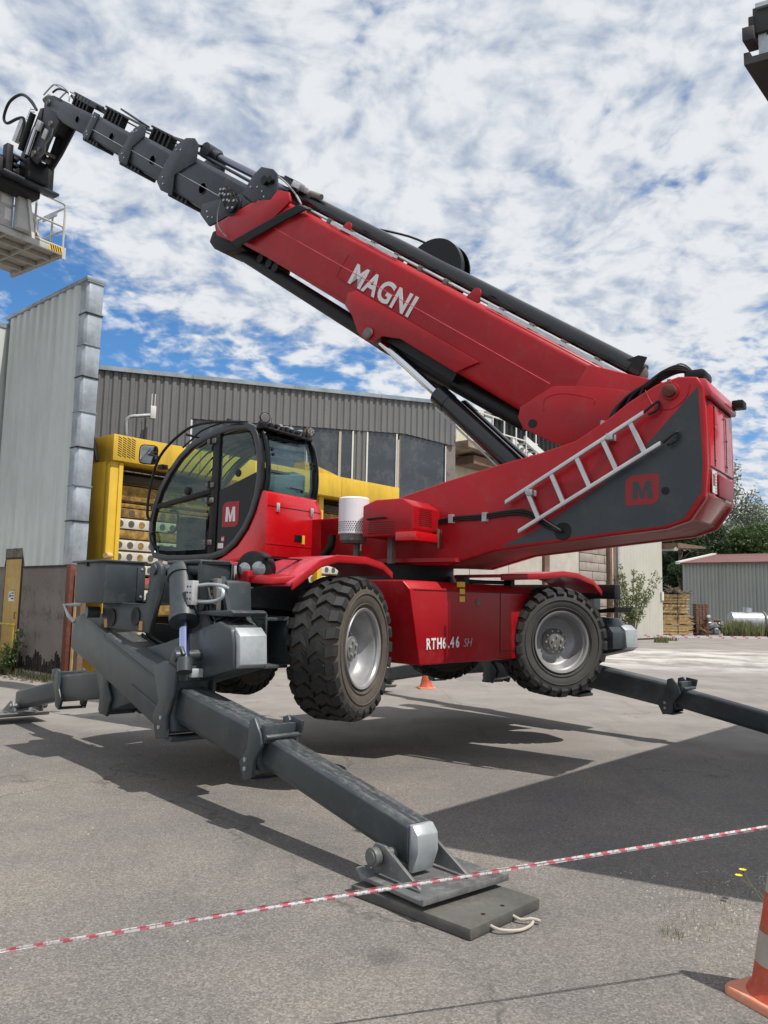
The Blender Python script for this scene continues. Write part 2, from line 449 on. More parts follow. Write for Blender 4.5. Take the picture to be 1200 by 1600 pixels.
class MB:
    def __init__(self, fn=None):
        self.v, self.f, self.fn = [], [], fn or V

    def add(self, pts, faces, raw=False):
        o = len(self.v)
        self.v += [Vector(p) if raw else self.fn(*p) for p in pts]
        self.f += [tuple(i + o for i in f) for f in faces]
        return self

    def loft(self, rings, cap=True):
        n = len(rings[0])
        pts = [p for r in rings for p in r]
        fs = []
        for k in range(len(rings) - 1):
            for i in range(n):
                j = (i + 1) % n
                fs.append((k * n + i, k * n + j, (k + 1) * n + j, (k + 1) * n + i))
        if cap:
            fs.append(tuple(range(n)))
            fs.append(tuple((len(rings) - 1) * n + i for i in range(n)))
        return self.add(pts, fs)

    def pt(self, poly, t0, t1):      # polygon in (s, z), thickness along t
        return self.loft([[(a, t0, b) for a, b in poly], [(a, t1, b) for a, b in poly]])

    def pz(self, poly, z0, z1):      # polygon in (s, t)
        return self.loft([[(a, b, z0) for a, b in poly], [(a, b, z1) for a, b in poly]])

    def ps(self, poly, s0, s1):      # polygon in (t, z)
        return self.loft([[(s0, a, b) for a, b in poly], [(s1, a, b) for a, b in poly]])

    def box(self, s0, s1, t0, t1, z0, z1):
        return self.pz([(s0, t0), (s1, t0), (s1, t1), (s0, t1)], z0, z1)

    def tube(self, p0, p1, r, n=12, r2=None):
        a, b = self.fn(*p0), self.fn(*p1)
        d = (b - a).normalized()
        u = d.orthogonal().normalized()
        w_ = d.cross(u)
        r2 = r if r2 is None else r2
        pts = [a + (u * cos(2 * pi * i / n) + w_ * sin(2 * pi * i / n)) * r for i in range(n)]
        pts += [b + (u * cos(2 * pi * i / n) + w_ * sin(2 * pi * i / n)) * r2 for i in range(n)]
        fs = [(i, (i + 1) % n, n + (i + 1) % n, n + i) for i in range(n)] + [tuple(range(n)), tuple(range(n, 2 * n))]
        return self.add(pts, fs, raw=True)

    def path(self, pts, r, n=8, smooth=0, closed=False):
        P = [self.fn(*p) for p in pts]
        if smooth:
            P = catmull(P, smooth, closed)
        m = len(P)
        rings = []
        prev = None
        for i in range(m):
            if closed:
                d = P[(i + 1) % m] - P[i - 1]
            else:
                d = P[min(i + 1, m - 1)] - P[max(i - 1, 0)]
            d.normalize()
            u = d.orthogonal() if prev is None else prev - d * prev.dot(d)
            u.normalize()
            prev = u
            w_ = d.cross(u)
            rings.append([P[i] + (u * cos(2 * pi * k / n) + w_ * sin(2 * pi * k / n)) * r for k in range(n)])
        fs = []
        for i in range(m if closed else m - 1):
            for k in range(n):
                j = (k + 1) % n
                i2 = (i + 1) % m
                fs.append((i * n + k, i * n + j, i2 * n + j, i2 * n + k))
        if not closed:
            fs += [tuple(range(n)), tuple((m - 1) * n + k for k in range(n))]
        return self.add([p for q in rings for p in q], fs, raw=True)

    def lathe(self, prof, axis_o, axis_d, n=32, close=True):
        """prof: list of (along axis, radius); raw local coordinates"""
        d = Vector(axis_d).normalized()
        u = d.orthogonal().normalized()
        w_ = d.cross(u)
        o = Vector(axis_o)
        pts = []
        for (x, r) in prof:
            for i in range(n):
                a = 2 * pi * i / n
                pts.append(o + d * x + (u * cos(a) + w_ * sin(a)) * r)
        fs = []
        for k in range(len(prof) - 1):
            for i in range(n):
                j = (i + 1) % n
                fs.append((k * n + i, k * n + j, (k + 1) * n + j, (k + 1) * n + i))
        if close:
            fs += [tuple(range(n)), tuple((len(prof) - 1) * n + i for i in range(n))]
        return self.add(pts, fs, raw=True)

    def mesh(self, name, m, bevel=0.0, angle=35, seg=2):
        me = bpy.data.meshes.new(name)
        me.from_pydata([tuple(p) for p in self.v], [], self.f)
        bm = bmesh.new()
        bm.from_mesh(me)
        if len(bm.faces) < 20000:
            bmesh.ops.remove_doubles(bm, verts=bm.verts, dist=1e-5) if bevel else None
            bmesh.ops.recalc_face_normals(bm, faces=bm.faces)
        if bevel:
            ed = [e for e in bm.edges if len(e.link_faces) == 2 and e.calc_face_angle(0) > radians(30)]
            try:
                bmesh.ops.bevel(bm, geom=ed, offset=bevel, offset_type='OFFSET', segments=seg, affect='EDGES', clamp_overlap=True, profile=0.5)
            except Exception:
                pass
        bm.to_mesh(me)
        bm.free()
        for p in me.polygons:
            p.use_smooth = True
        me.set_sharp_from_angle(angle=radians(angle))
        for mm in (m if isinstance(m, (list, tuple)) else [m]):
            me.materials.append(mm)
        return me

    def build(self, name, m, M=None, parent=None, bevel=0.0, angle=35, seg=2, **tags):
        return link(self.mesh(name, m, bevel, angle, seg), name, M or Matrix.Identity(4), parent, **tags)


def catmull(P, k, closed=False):
    out = []
    m = len(P)
    for i in range(m if closed else m - 1):
        if closed:
            p0, p1, p2, p3 = P[i - 1], P[i], P[(i + 1) % m], P[(i + 2) % m]
        else:
            p0, p1, p2, p3 = P[max(i - 1, 0)], P[i], P[i + 1], P[min(i + 2, m - 1)]
        for q in range(k):
            x = q / k
            out.append(0.5 * ((2 * p1) + (p2 - p0) * x + (2 * p0 - 5 * p1 + 4 * p2 - p3) * x * x + (3 * p1 - p0 - 3 * p2 + p3) * x ** 3))
    if not closed:
        out.append(P[-1].copy())
    return out


def link(data, name, M, parent=None, **tags):
    o = bpy.data.objects.new(name, data)
    COL.objects.link(o)
    if parent is not None:
        o.parent = parent
        o.matrix_basis = WM[parent.name].inverted() @ M
    else:
        o.matrix_basis = M
    WM[o.name] = M.copy()
    for k, v in tags.items():
        o[k] = v
    return o


def thing(name, label, cat, x, y, z=0.0, group=None):
    o = link(None, name, Matrix.Translation((x, y, z)), label=label, category=cat)
    o.empty_display_size = 0.2
    if group:
        o['group'] = group
    return o


def text_mesh(body, size, bold=0.0, ext=0.002, shear=0.0, spacing=1.0):
    cu = bpy.data.curves.new('lettering', 'FONT')
    cu.body = body
    cu.size = size
    cu.offset = bold
    cu.extrude = ext
    cu.shear = shear
    cu.space_character = spacing
    cu.resolution_u = 4
    o = bpy.data.objects.new('lettering', cu)
    COL.objects.link(o)
    dg = bpy.context.evaluated_depsgraph_get()
    me = bpy.data.meshes.new_from_object(o.evaluated_get(dg))
    bpy.data.objects.remove(o)
    return me


def lettering(body, size, m, M, parent, origin, xd, yd, bold=0.0, sx=1.0, ext=0.002, shear=0.0, spacing=1.0, name='lettering'):
    """flat print with its own small thickness; origin, xd, yd in local (s,t,z) of M"""
    me = text_mesh(body, size, bold, ext, shear, spacing)
    X = V(*xd).normalized() * sx
    Y = V(*yd).normalized()
    Z = X.cross(Y).normalized()
    me.transform(Matrix(((X.x, Y.x, Z.x, 0), (X.y, Y.y, Z.y, 0), (X.z, Y.z, Z.z, 0), (0, 0, 0, 1))))
    me.transform(Matrix.Translation(V(*origin)))
    me.materials.clear()
    me.materials.append(m)
    me.name = name
    return link(me, name, M, parent)


# =================================================================== GROUND
MB(lambda x, y, z: Vector((x, y, z))).add([(-300, -60, 0), (300, -60, 0), (300, 500, 0), (-300, 500, 0)], [(0, 1, 2, 3)]).build('ground', GM, kind='structure')

# distant wooded hill
rng = np.random.default_rng(3)
hv_, hf_ = [], []
nx, ny = 60, 14
for j in range(ny):
    for i in range(nx):
        x = -40 + 260 * i / (nx - 1)
        y = 150 + 130 * j / (ny - 1)
        rise = sin(pi * min(1, j / (ny - 1) * 0.9 + 0.05)) ** 0.8
        zz_ = rise * (15 + 9 * sin(i * 0.19 + 0.8) + 3 * sin(i * 0.7 + j) + 1.5 * rng.random()) - 0.5
        if j == 0:
            zz_ = -1
        hv_.append((x, y, zz_))
for j in range(ny - 1):
    for i in range(nx - 1):
        a = j * nx + i
        hf_.append((a, a + 1, a + nx + 1, a + nx))
MB(lambda x, y, z: Vector((x, y, z))).add(hv_, hf_).build('hill', HILLM, kind='structure')


# =================================================================== BUILDINGS
def sheet(mb, s0, s1, z0f, z1f, tface, depth, period, duty=0.55, flank=0.18):
    """corrugated sheet: trapezoid ribs along s, standing out towards tface-sign"""
    s = s0
    prof = []
    while s < s1 - 1e-6:
        q = [(s, 0), (s + period * (1 - duty - flank), 0), (s + period * (1 - duty), depth), (s + period * (1 - flank / 2 - 0.02), depth)]
        prof += [(min(a, s1), b) for a, b in q]
        s += period
    prof.append((s1, 0))
    pts, fs = [], []
    for a, b in prof:
        pts += [(a, tface + b, z0f(a)), (a, tface + b, z1f(a))]
    for i in range(len(prof) - 1):
        fs.append((2 * i, 2 * i + 2, 2 * i + 3, 2 * i + 1))
    back = tface - (0.02 if depth > 0 else -0.02)
    n = len(pts)
    pts += [(s0, back, z0f(s0)), (s0, back, z1f(s0)), (s1, back, z0f(s1)), (s1, back, z1f(s1))]
    fs += [(n, n + 1, n + 3, n + 2)]
    return mb.add(pts, fs)


# ---- white clad building on the left
WLx, WLy = -5.64, 14.75
WLM = frame(WLx, WLy, -48)
wb = thing('workshop', 'tall workshop in pale grey-green ribbed cladding above a stained rendered wall, at the left edge', 'building', WLx, WLy)
MB().box(0.30, 9.0, 0.0, 0.24, 0.0, 7.6).build('wall', CONC, WLM, wb)
door_gap = (2.20, 3.03)
for i in range(4):
    s0, s1 = 0.42 + i * 0.96, 0.42 + (i + 1) * 0.96 - 0.004
    s1 = min(s1, 3.70)
    lo = 2.13
    m_ = MB()
    if s0 < door_gap[1] and s1 > door_gap[0]:
        sheet(m_, s0, s1, lambda a: 2.50 if door_gap[0] - 0.05 < a < door_gap[1] + 0.02 else 2.13, lambda a: 7.62, -0.02, -0.045, 0.32)
    else:
        sheet(m_, s0, s1, lambda a: lo, lambda a: 7.62, -0.02, -0.045, 0.32)
    m_.build('cladding_sheet', CLADW, WLM, wb)
MB().box(0.14, 3.78, -0.09, 0.30, 7.62, 7.70).build('roof_trim', TRIMG, WLM, wb, bevel=0.008)
MB().box(0.30, 2.16, -0.03, 0.01, 2.09, 2.13).build('drip_trim', BLACK, WLM, wb)
# return wall towards the camera, at the far left
m_ = MB()
m_.box(3.72, 3.95, -5.2, 0.3, 0.0, 7.42)
m_.build('return_wall', CLADW, WLM, wb)
MB().box(3.70, 4.05, -5.2, 0.3, 7.42, 7.52).build('roof_trim', TRIMG, WLM, wb)
# galvanised corner flashing, in overlapping lengths
fz = [7.60, 6.97, 6.35, 5.72, 5.04, 4.35, 3.62, 2.95, 2.13]
for i in range(8):
    zt, zb = fz[i], fz[i + 1] + 0.004
    wob = 0.008 * (i % 3)
    MB().loft([[(0.42 + wob, -0.060, zb), (0.20, -0.060 - wob, zb), (0.15, -0.02, zb), (0.15, 0.26, zb), (0.42, 0.26, zb)],
               [(0.42, -0.068, zt), (0.20 + wob, -0.068, zt), (0.155, -0.02, zt), (0.155, 0.27, zt), (0.42, 0.27, zt)]]).build('flashing', FLASH, WLM, wb, bevel=0.006)
    MB().box(0.135, 0.43, -0.078, 0.28, zt - 0.008, zt + 0.012).build('flashing_seam', BLACK if i % 2 else TRIMG, WLM, wb)
MB().box(0.02, 0.18, -0.10, 0.06, 0.0, 2.12).build('steel_post', RUST, WLM, wb, bevel=0.01)
MB().box(-0.10, -0.02, -0.02, 0.06, 0.0, 2.0).build('timber_batten', WOODE, WLM, wb)
MB().box(-0.24, -0.105, 0.0, 0.10, 0.0, 2.02).build('timber_post', BROWN, WLM, wb)
MB().box(0.2, 2.05, -0.10, 0.0, 0.0, 0.10).build('kerb_stone', CONCL, WLM, wb, bevel=0.01)
pl_ = MB()
for k in range(60):
    a = 0.22 + 1.9 * k / 60
    h = 0.10 + 0.22 * random.random() + 0.1 * sin(k * 0.21)
    pl_.box(a, a + 0.034, -0.006 - 0.02 * random.random(), 0.018, 0.10, 0.13 + h)
pl_.build('damp_plinth', PLINTH, WLM, wb)
dr = MB().box(2.27, 2.99, -0.02, -0.0125, 0.12, 2.28).build('door', DOORY, WLM, wb, bevel=0.004)
MB().box(2.22, 3.03, -0.012, -0.004, 0.0, 2.50).build('door_recess', BLACK, WLM, wb)
MB().box(2.22, 3.02, -0.03, -0.002, 2.32, 2.50).build('lintel', CONC, WLM, wb)
MB().box(2.48, 2.74, -0.026, -0.021, 1.42, 1.62).build('notice', WHITEP, WLM, dr)
nt = MB()
for k in range(3):
    nt.box(2.50, 2.62 + 0.03 * (k % 2), -0.029, -0.0265, 1.575 - k * 0.055, 1.60 - k * 0.055)
nt.tube((2.68, -0.0262, 1.58), (2.68, -0.029, 1.58), 0.016, 10)
nt.box(2.655, 2.705, -0.029, -0.0265, 1.50, 1.56)
nt.build('notice_print', mat('notice_blue', (0.03, 0.05, 0.13), 0.6), WLM, dr)
nd = MB()
for k in range(26):
    a = 2.44 + 0.2 * random.random()
    b = 1.66 + 0.22 * random.random()
    nd.box(a, a + 0.02, -0.023, -0.021, b, b + 0.02)
nd.build('worn_sticker', STRIPW, WLM, dr)
MB().path([(2.36, -0.02, 1.2), (2.36, -0.05, 1.2), (2.36, -0.05, 1.08), (2.36, -0.02, 1.08)], 0.008).build('handle', BLACK, WLM, dr)

# yellow hand rail and gate in front of the door
rl = thing('handrail', 'chipped yellow tubular handrail in front of the ochre workshop door', 'railing', -7.2, 15.6)
for s in (1.98, 3.2):
    MB().tube((s, -0.2, 0), (s, -0.2, 0.98), 0.026).build('post', RAILY, WLM, rl)
for z in (0.97, 0.52):
    MB().tube((1.94, -0.2, z), (3.7, -0.2, z), 0.022).build('rail', RAILY, WLM, rl)
MB().box(2.05, 3.6, -0.24, -0.18, 0.08, 0.26).build('kick_board', RAILY, WLM, rl)

# ---- yellow steel gantry with slatted racks
YM = frame(-5.3, 15.6, 41)
yb = thing('yellow_rack_frame', 'big yellow steel frame holding racks of slats with round holes, behind the cab', 'machine', -5.3, 15.6)
MB().box(-0.14, 0.0, -0.88, -0.01, 0, 4.70).build('side_plate', YEL, YM, yb, bevel=0.01)
MB().box(-0.15, 0.14, -0.16, 0.02, 0, 4.22).build('column', YEL, YM, yb, bevel=0.02)
MB().box(0.03, 0.12, 0.021, 0.05, 0, 4.20).build('column_channel', YEL, YM, yb, bevel=0.01)
bl = [-0.16, 1.9, 4.1, 6.3, 8.6]
for a, b in zip(bl[:-1], bl[1:]):
    MB().box(a + 0.004, b - 0.004, -0.9, 0.10, 4.22 - 0.02 * (a > 0), 4.74).build('top_beam', YEL, YM, yb, bevel=0.012)
MB().pt([(5.0, 4.742), (6.2, 4.742), (5.95, 4.80), (5.15, 4.95), (5.0, 4.95)], -0.3, 0.08).build('wedge_bracket', YEL, YM, yb)
vsl = MB()
for c in range(4):
    for k in range(9):
        a = -0.06 + c * 0.10
        z = 4.30 + k * 0.045
        vsl.add([(a, 0.104, z + 0.035), (a + 0.085, 0.104, z), (a + 0.085, 0.104, z + 0.014), (a, 0.104, z + 0.05),
                 (a, 0.099, z + 0.035), (a + 0.085, 0.099, z), (a + 0.085, 0.099, z + 0.014), (a, 0.099, z + 0.05)],
                [(0, 1, 2, 3), (4, 5, 6, 7), (0, 1, 5, 4), (2, 3, 7, 6)])
vsl.build('vent_slots', BLACK, YM, yb, kind='stuff')
for a in (0.15, 2.9, 5.7, 8.5):
    if a > 1:
        MB().box(a, a + 0.16, -0.4, -0.1, 0, 4.2).build('column', YEL, YM, yb, bevel=0.01)
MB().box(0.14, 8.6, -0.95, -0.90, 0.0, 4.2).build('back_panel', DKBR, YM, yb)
rows = [(3.86, 4.02, 'd'), (3.50, 3.80, 'y'), (3.36, 3.44, 'y'), (3.16, 3.34, 'h'), (2.93, 3.13, 'H'), (2.73, 2.90, 'y'), (2.50, 2.70, 'H'), (2.26, 2.46, 'H'),
        (2.02, 2.20, 'H'), (1.75, 1.95, 'y'), (1.5, 1.70, 'H'), (1.2, 1.4, 'y'), (0.8, 1.0, 'H'), (0.4, 0.6, 'y')]
for z0, z1, k in rows:
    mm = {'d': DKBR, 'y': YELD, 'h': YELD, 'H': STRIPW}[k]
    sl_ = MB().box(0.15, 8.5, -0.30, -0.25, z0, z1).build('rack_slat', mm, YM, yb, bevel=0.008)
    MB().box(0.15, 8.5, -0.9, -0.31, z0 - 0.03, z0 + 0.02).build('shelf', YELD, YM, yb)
    if k in 'hH':
        hm = MB()
        hb = MB()
        zc = (z0 + z1) / 2
        j = 0
        a = 0.30
        while a < 8.4:
            (hb if j % 4 == 2 else hm).tube((a, -0.252, zc), (a, -0.243, zc), 0.068, 16)
            a += 0.245
            j += 1
        hm.build('hole', mat('hole_%d' % int(z0 * 100), (0.085, 0.075, 0.065), 0.8), YM, sl_)
        hb.build('plug', YELD, YM, sl_)
MB().tube((-0.02, 0.02, 2.35), (-0.19, 0.10, 2.35), 0.055, 14).build('round_stop', WOODE, YM, yb)
MB().path([(-0.12, -0.75, 4.76), (-0.17, -0.62, 4.70), (-0.20, -0.5, 4.45), (-0.19, -0.42, 4.24)], 0.035, 8, 5).build('cable', BLACK, YM, yb)

# ---- grey hall with curved front
GMx, GMy = -5.3, 20.4
G60 = frame(GMx, GMy, 60)
gh = thing('grey_hall', 'dark grey ribbed hall with a band of dusty windows behind the yellow rack frame', 'building', GMx, GMy)
MB().pt([(-2.6, 0), (8.7, 0), (8.7, 7.70), (-2.6, 7.05)], -6.0, -0.06).build('hall_body', CONC, G60, gh)
zt_ = lambda a: 7.27 + 0.060 * a
zb_ = lambda a: 4.0 if a < 0.2 else (6.22 + 0.065 * a if a < 6.8 else 6.66 - 0.09 * (a - 6.8))
s = -2.5
while s < 8.5:
    e = min(s + 0.63, 8.6)
    if s < 0.2 < e:
        e = 0.2
    m_ = MB()
    sheet(m_, s, e - 0.003, (lambda a, q=s: 4.0) if s < 0.19 else zb_, zt_, 0.0, 0.036, 0.21)
    m_.build('cladding_sheet', CLADG, G60, gh)
    s = e
for a, b in ((-2.6, 0.2), (0.2, 3.1), (3.1, 5.9), (5.9, 8.65)):
    MB().loft([[(a, -0.1, zt_(a)), (a, 0.10, zt_(a)), (a, 0.10, zt_(a) + 0.11), (a, -0.1, zt_(a) + 0.13)],
               [(b - 0.01, -0.1, zt_(b)), (b - 0.01, 0.10, zt_(b)), (b - 0.01, 0.10, zt_(b) + 0.11), (b - 0.01, -0.1, zt_(b) + 0.13)]]).build('roof_trim', TRIMG, G60, gh)
for a, b in ((0.24, 1.85), (1.9, 3.5), (3.56, 5.03), (5.50, 6.52), (6.62, 8.30)):
    wn = MB().pt([(a, 3.9), (b, 3.9), (b, zb_(b) - 0.01), (a, zb_(a) - 0.01)], -0.05, -0.03).build('window', WPANE, G60, gh)
    for q in (a - 0.02, b - 0.03):
        MB().box(q, q + 0.05, -0.03, 0.0, 3.9, zb_(q) - 0.02).build('frame', TRIMW if a in (0.24, 5.50, 3.56) else BROWN, G60, wn)
for a in (4.60, 6.56):
    MB().box(a - 0.04, a + 0.04, -0.03, 0.01, 3.9, 6.45).build('mullion', CONCL, G60, gh)
m_ = MB()
sheet(m_, 5.08, 5.46, lambda a: 3.9, lambda a: 6.6, -0.03, 0.04, 0.19)
m_.build('cladding_sheet', CLADG, G60, gh)
MB().box(8.27, 8.30, -0.01, 0.02, 3.0, 6.45).build('window_trim', TRIMW, G60, gh)
# wall-mounted aerial
ae = thing('aerial', 'small white wireless box with two stub aerials on a bent wall pipe', 'aerial', *(G60 @ V(-1.0, 0.3, 0)).to_2d())
MB().path([(-1.45, 0.06, 5.3), (-1.45, 0.25, 5.5), (-1.45, 0.30, 5.95), (-1.15, 0.35, 6.05), (-0.92, 0.35, 6.1)], 0.045, 10, 4).build('bent_pipe', GALV, G60, ae)
MB().box(-0.92, -0.78, 0.28, 0.40, 6.02, 6.34).build('box', TRIMW, G60, ae, bevel=0.01)
for d in (-0.89, -0.81):
    MB().tube((d, 0.34, 6.34), (d, 0.34, 6.66), 0.012).build('antenna', TRIMW, G60, ae)

# ---- long hall to the right
G42 = frame(GMx, GMy, 42.5)
lh = thing('long_hall', 'long pale hall of concrete panels and beige ribbed siding behind the crane tail', 'building', *(G42 @ V(12, 0, 0)).to_2d())
MB().box(10.4, 29.4, -8, -0.08, 0, 8.3).build('hall_body', CONCL, G42, lh)
m_ = MB()
sheet(m_, 10.9, 13.45, lambda a: 4.6, lambda a: 9.0, 0.0, 0.05, 0.42)
m_.build('cladding_sheet', CLADC, G42, lh)
for k, (a, b) in enumerate(((10.9, 12.6), (12.63, 15.2), (15.23, 17.7), (18.15, 20.8))):
    MB().box(a, b, -0.06, 0.0 + 0.004 * k, 0, 4.3).build('wall_panel', CONCL, G42, lh, bevel=0.01)
MB().box(17.73, 18.12, -0.06, 0.12, 0, 4.4).build('post', BROWN, G42, lh)
for r in range(11):
    z = r * 0.40
    off = 0.0 if r % 2 else 0.6
    a = 20.84
    while a < 23.4:
        b = min(a + (1.2 if a > 20.9 else 1.2 - off), 23.4)
        if b - a > 0.15:
            MB().box(a, b - 0.02, -0.05, 0.01 + 0.03 * random.random(), z + 0.01, z + 0.385).build('wall_block', BLOCKM, G42, lh, bevel=0.012)
        a = b
MB().box(23.42, 24.05, -0.05, 0.22, 0, 5.2).build('post', BROWN, G42, lh, bevel=0.01)
MB().box(23.6, 23.66, 0.225, 0.235, 1.0, 5.2).build('white_stripe', TRIMW, G42, lh)
MB().tube((24.25, 0.2, 0.3), (24.25, 0.2, 5.3), 0.08).build('downpipe', GALV, G42, lh)
for a in np.arange(24.4, 29.5, 1.05):
    m_ = MB()
    sheet(m_, float(a), float(min(a + 1.045, 29.6)), lambda q: 0.08, lambda q: 7.5, 0.02, 0.035, 0.35)
    m_.build('cladding_sheet', CLADB, G42, lh)
MB().box(29.42, 29.5, -8, 0.02, 0.08, 7.5).build('end_wall', CLADB, G42, lh)
MB().box(24.4, 29.65, -0.1, 0.06, 0, 0.08).build('base_flashing', PLINTH, G42, lh)
MB().box(29.4, 29.62, 0.06, 0.12, 2.0, 2.45).build('junction_box', TRIMW, G42, lh)
# eave; ribbed sheet coloured black for the shade under it
m_ = MB()
sheet(m_, 13.5, 24.0, lambda a: 7.5, lambda a: 8.85, 0.35, 0.08, 0.34)
m_.build('eave_shade_sheet', BLACK, G42, lh)
MB().box(13.4, 24.2, -0.1, 0.6, 8.85, 9.0).build('eave_trim', GALV, G42, lh)
# low canopy past the corner
MB().pt([(29.7, 4.75), (33.5, 4.95), (33.5, 5.05), (29.7, 5.02)], -2.5, 0.9).build('corner_canopy', BROWN, G42, lh)
MB().tube((29.7, 0.8, 4.7), (33.3, -1.6, 5.0), 0.10).build('canopy_brace', TRIMW, G42, lh)

# ---- service platform with cage rails on the hall
pf = thing('service_platform', 'weathered brown landing with pale cage railing high on the hall wall', 'platform', *(G42 @ V(12, 0.8, 0)).to_2d())
MB().loft([[(10.7, 0.1, 6.95), (10.7, 1.3, 7.05), (10.7, 1.3, 7.28), (10.7, 0.1, 7.28)], [(14.4, 0.1, 6.75), (14.4, 1.3, 6.85), (14.4, 1.3, 7.28), (14.4, 0.1, 7.28)]]).build('deck', mat('stained_deck', (0.27, 0.21, 0.15), 0.85, var=0.3, vscale=2, dirt=(0.12, 0.08, 0.05), dirt_amt=0.7), G42, pf)
MB().box(11.3, 14.2, 0.3, 1.1, 6.55, 6.85).build('beam', BROWN, G42, pf)
for a, t in ((10.75, 1.25), (11.5, 1.25), (12.25, 1.25), (13.0, 1.25), (13.8, 1.25), (10.75, 0.7), (10.75, 0.15), (14.5, 1.25), (15.2, 1.25)):
    MB().tube((a, t, 7.28 if a < 14.45 else 6.7), (a, t, 8.4), 0.03).build('baluster', TRIMW, G42, pf)
for z in (8.4, 7.85):
    MB().path([(10.75, 0.15, z), (10.75, 1.25, z), (15.3, 1.25, z)], 0.03).build('rail', TRIMW, G42, pf)
MB().path([(11.9, 1.3, 9.0), (13.5, 1.3, 8.9)], 0.03).build('rail', TRIMW, G42, pf)
st_ = thing('stair_flight', 'pale steel stringer sloping down from the landing under the boom', 'stairs', *(G42 @ V(15, 1.0, 0)).to_2d())
MB().loft([[(14.4, 1.2, 7.8), (14.4, 1.3, 7.8), (14.4, 1.3, 8.05), (14.4, 1.2, 8.05)], [(18.6, 1.2, 6.5), (18.6, 1.3, 6.5), (18.6, 1.3, 6.75), (18.6, 1.2, 6.75)]]).build('stringer', TRIMW, G42, st_)
MB().loft([[(14.4, 0.6, 7.8), (14.4, 0.7, 7.8), (14.4, 0.7, 8.05), (14.4, 0.6, 8.05)], [(18.6, 0.6, 6.5), (18.6, 0.7, 6.5), (18.6, 0.7, 6.75), (18.6, 0.6, 6.75)]]).build('stringer', TRIMW, G42, st_)
for k in range(12):
    a = 14.6 + k * 0.33
    z = 7.95 - (a - 14.4) * 1.3 / 4.2 - 0.05
    MB().box(a, a + 0.25, 0.7, 1.2, z - 0.03, z).build('tread', GALV, G42, st_)

# ---- far shed
SM = frame(21.0, 56.0, 129)
sh = thing('shed', 'low grey-green shed with a dull red roof beyond the timber yard', 'building', 21.0, 56.0)
for k in range(16):
    m_ = MB()
    sheet(m_, k * 1.2, k * 1.2 + 1.19, lambda q: 0, lambda q: 4.72, 0, 0.05, 0.24)
    m_.build('wall_sheet', SHEDG, SM, sh)
MB().pt([(0.0, 0), (19.2, 0), (19.2, 4.6), (0.0, 4.6)], -8.2, -0.05).build('shed_body', SHEDG, SM, sh)
rf = MB()
for a in np.arange(-0.2, 19.4, 0.4):
    rf.loft([[(a, 0.35, 4.72), (a + 0.38, 0.35, 4.72), (a + 0.38, 0.35, 4.80), (a, 0.35, 4.80)],
             [(a, -8.0, 5.80), (a + 0.38, -8.0, 5.80), (a + 0.38, -8.0, 5.88), (a, -8.0, 5.88)]])
rf.loft([[(-0.2, 0.35, 4.70), (19.4, 0.35, 4.70), (19.4, 0.35, 4.73), (-0.2, 0.35, 4.73)], [(-0.2, -8.0, 5.77), (19.4, -8.0, 5.77), (19.4, -8.0, 5.81), (-0.2, -8.0, 5.81)]])
rf.build('roof', ROOFR, SM, sh)
MB().loft([[(-0.35, 0.4, 4.70), (-0.05, 0.4, 4.70), (-0.05, 0.4, 4.88), (-0.35, 0.4, 4.88)], [(-0.35, -8.0, 5.80), (-0.05, -8.0, 5.80), (-0.05, -8.0, 5.98), (-0.35, -8.0, 5.98)]]).build('gable_trim', TRIMW, SM, sh)

# ---- canopy corner hanging over the yard at upper right
CM = frame(1.925, 4.08, 42)
cp = thing('canopy_roof', 'dark steel canopy corner hanging into the sky at the top right', 'canopy', 1.925, 4.08)


def cfr(s, t, z):        # skew: s along heading 42, t along heading 118
    v = V(s + t * cos(radians(76)), t * sin(radians(76)), z)
    return v


MB(cfr).box(0, 9, 0, 10, 4.53, 4.57).build('roof_sheet', CANOPY, CM, cp)
MB(cfr).box(0.0, 9, 0.0, 0.03, 4.571, 4.60).build('edge_strip', CANOPY, CM, cp)
MB(cfr).box(0.02, 0.05, 0.07, 0.11, 4.572, 4.70).build('upstand', GALV, CM, cp)
MB(cfr).box(0.0, 0.05, 0.05, 9.0, 4.70, 4.85).build('edge_beam', CANOPY, CM, cp, bevel=0.004)
MB(cfr).box(-0.02, 0.0, 0.07, 9.0, 4.835, 4.86).build('top_flange', GALV, CM, cp)
MB(cfr).box(-0.02, 0.10, 0.0, 0.06, 4.66, 4.74).build('beam_bracket', CANOPY, CM, cp, bevel=0.004)
MB(cfr).box(-0.01, 0.06, 0.03, 0.06, 4.74, 4.80).build('beam_bracket', CANOPY, CM, cp, bevel=0.004)
MB(cfr).box(8.6, 8.8, 9.6, 9.8, 0, 4.53).build('post', CANOPY, CM, cp)
MB(cfr).box(0.4, 0.6, 9.6, 9.8, 0, 4.53).build('post', CANOPY, CM, cp)

# =================================================================== THE CRANE
OX, OY = 0.15, 9.20
CH = frame(OX, OY, 46)
TU = frame(OX, OY, 126)
mc = thing('telehandler', 'large red and dark grey rotating telehandler jacked up on four outriggers with its boom raised', 'telehandler', OX, OY)
AL = radians(34.5)


def BF(l, t, v):     # boom coordinates: l along the boom from its pivot, t sideways, v across
    return V(3.25 - l * cos(AL) + v * sin(AL), t, 3.48 + l * sin(AL) + v * cos(AL))


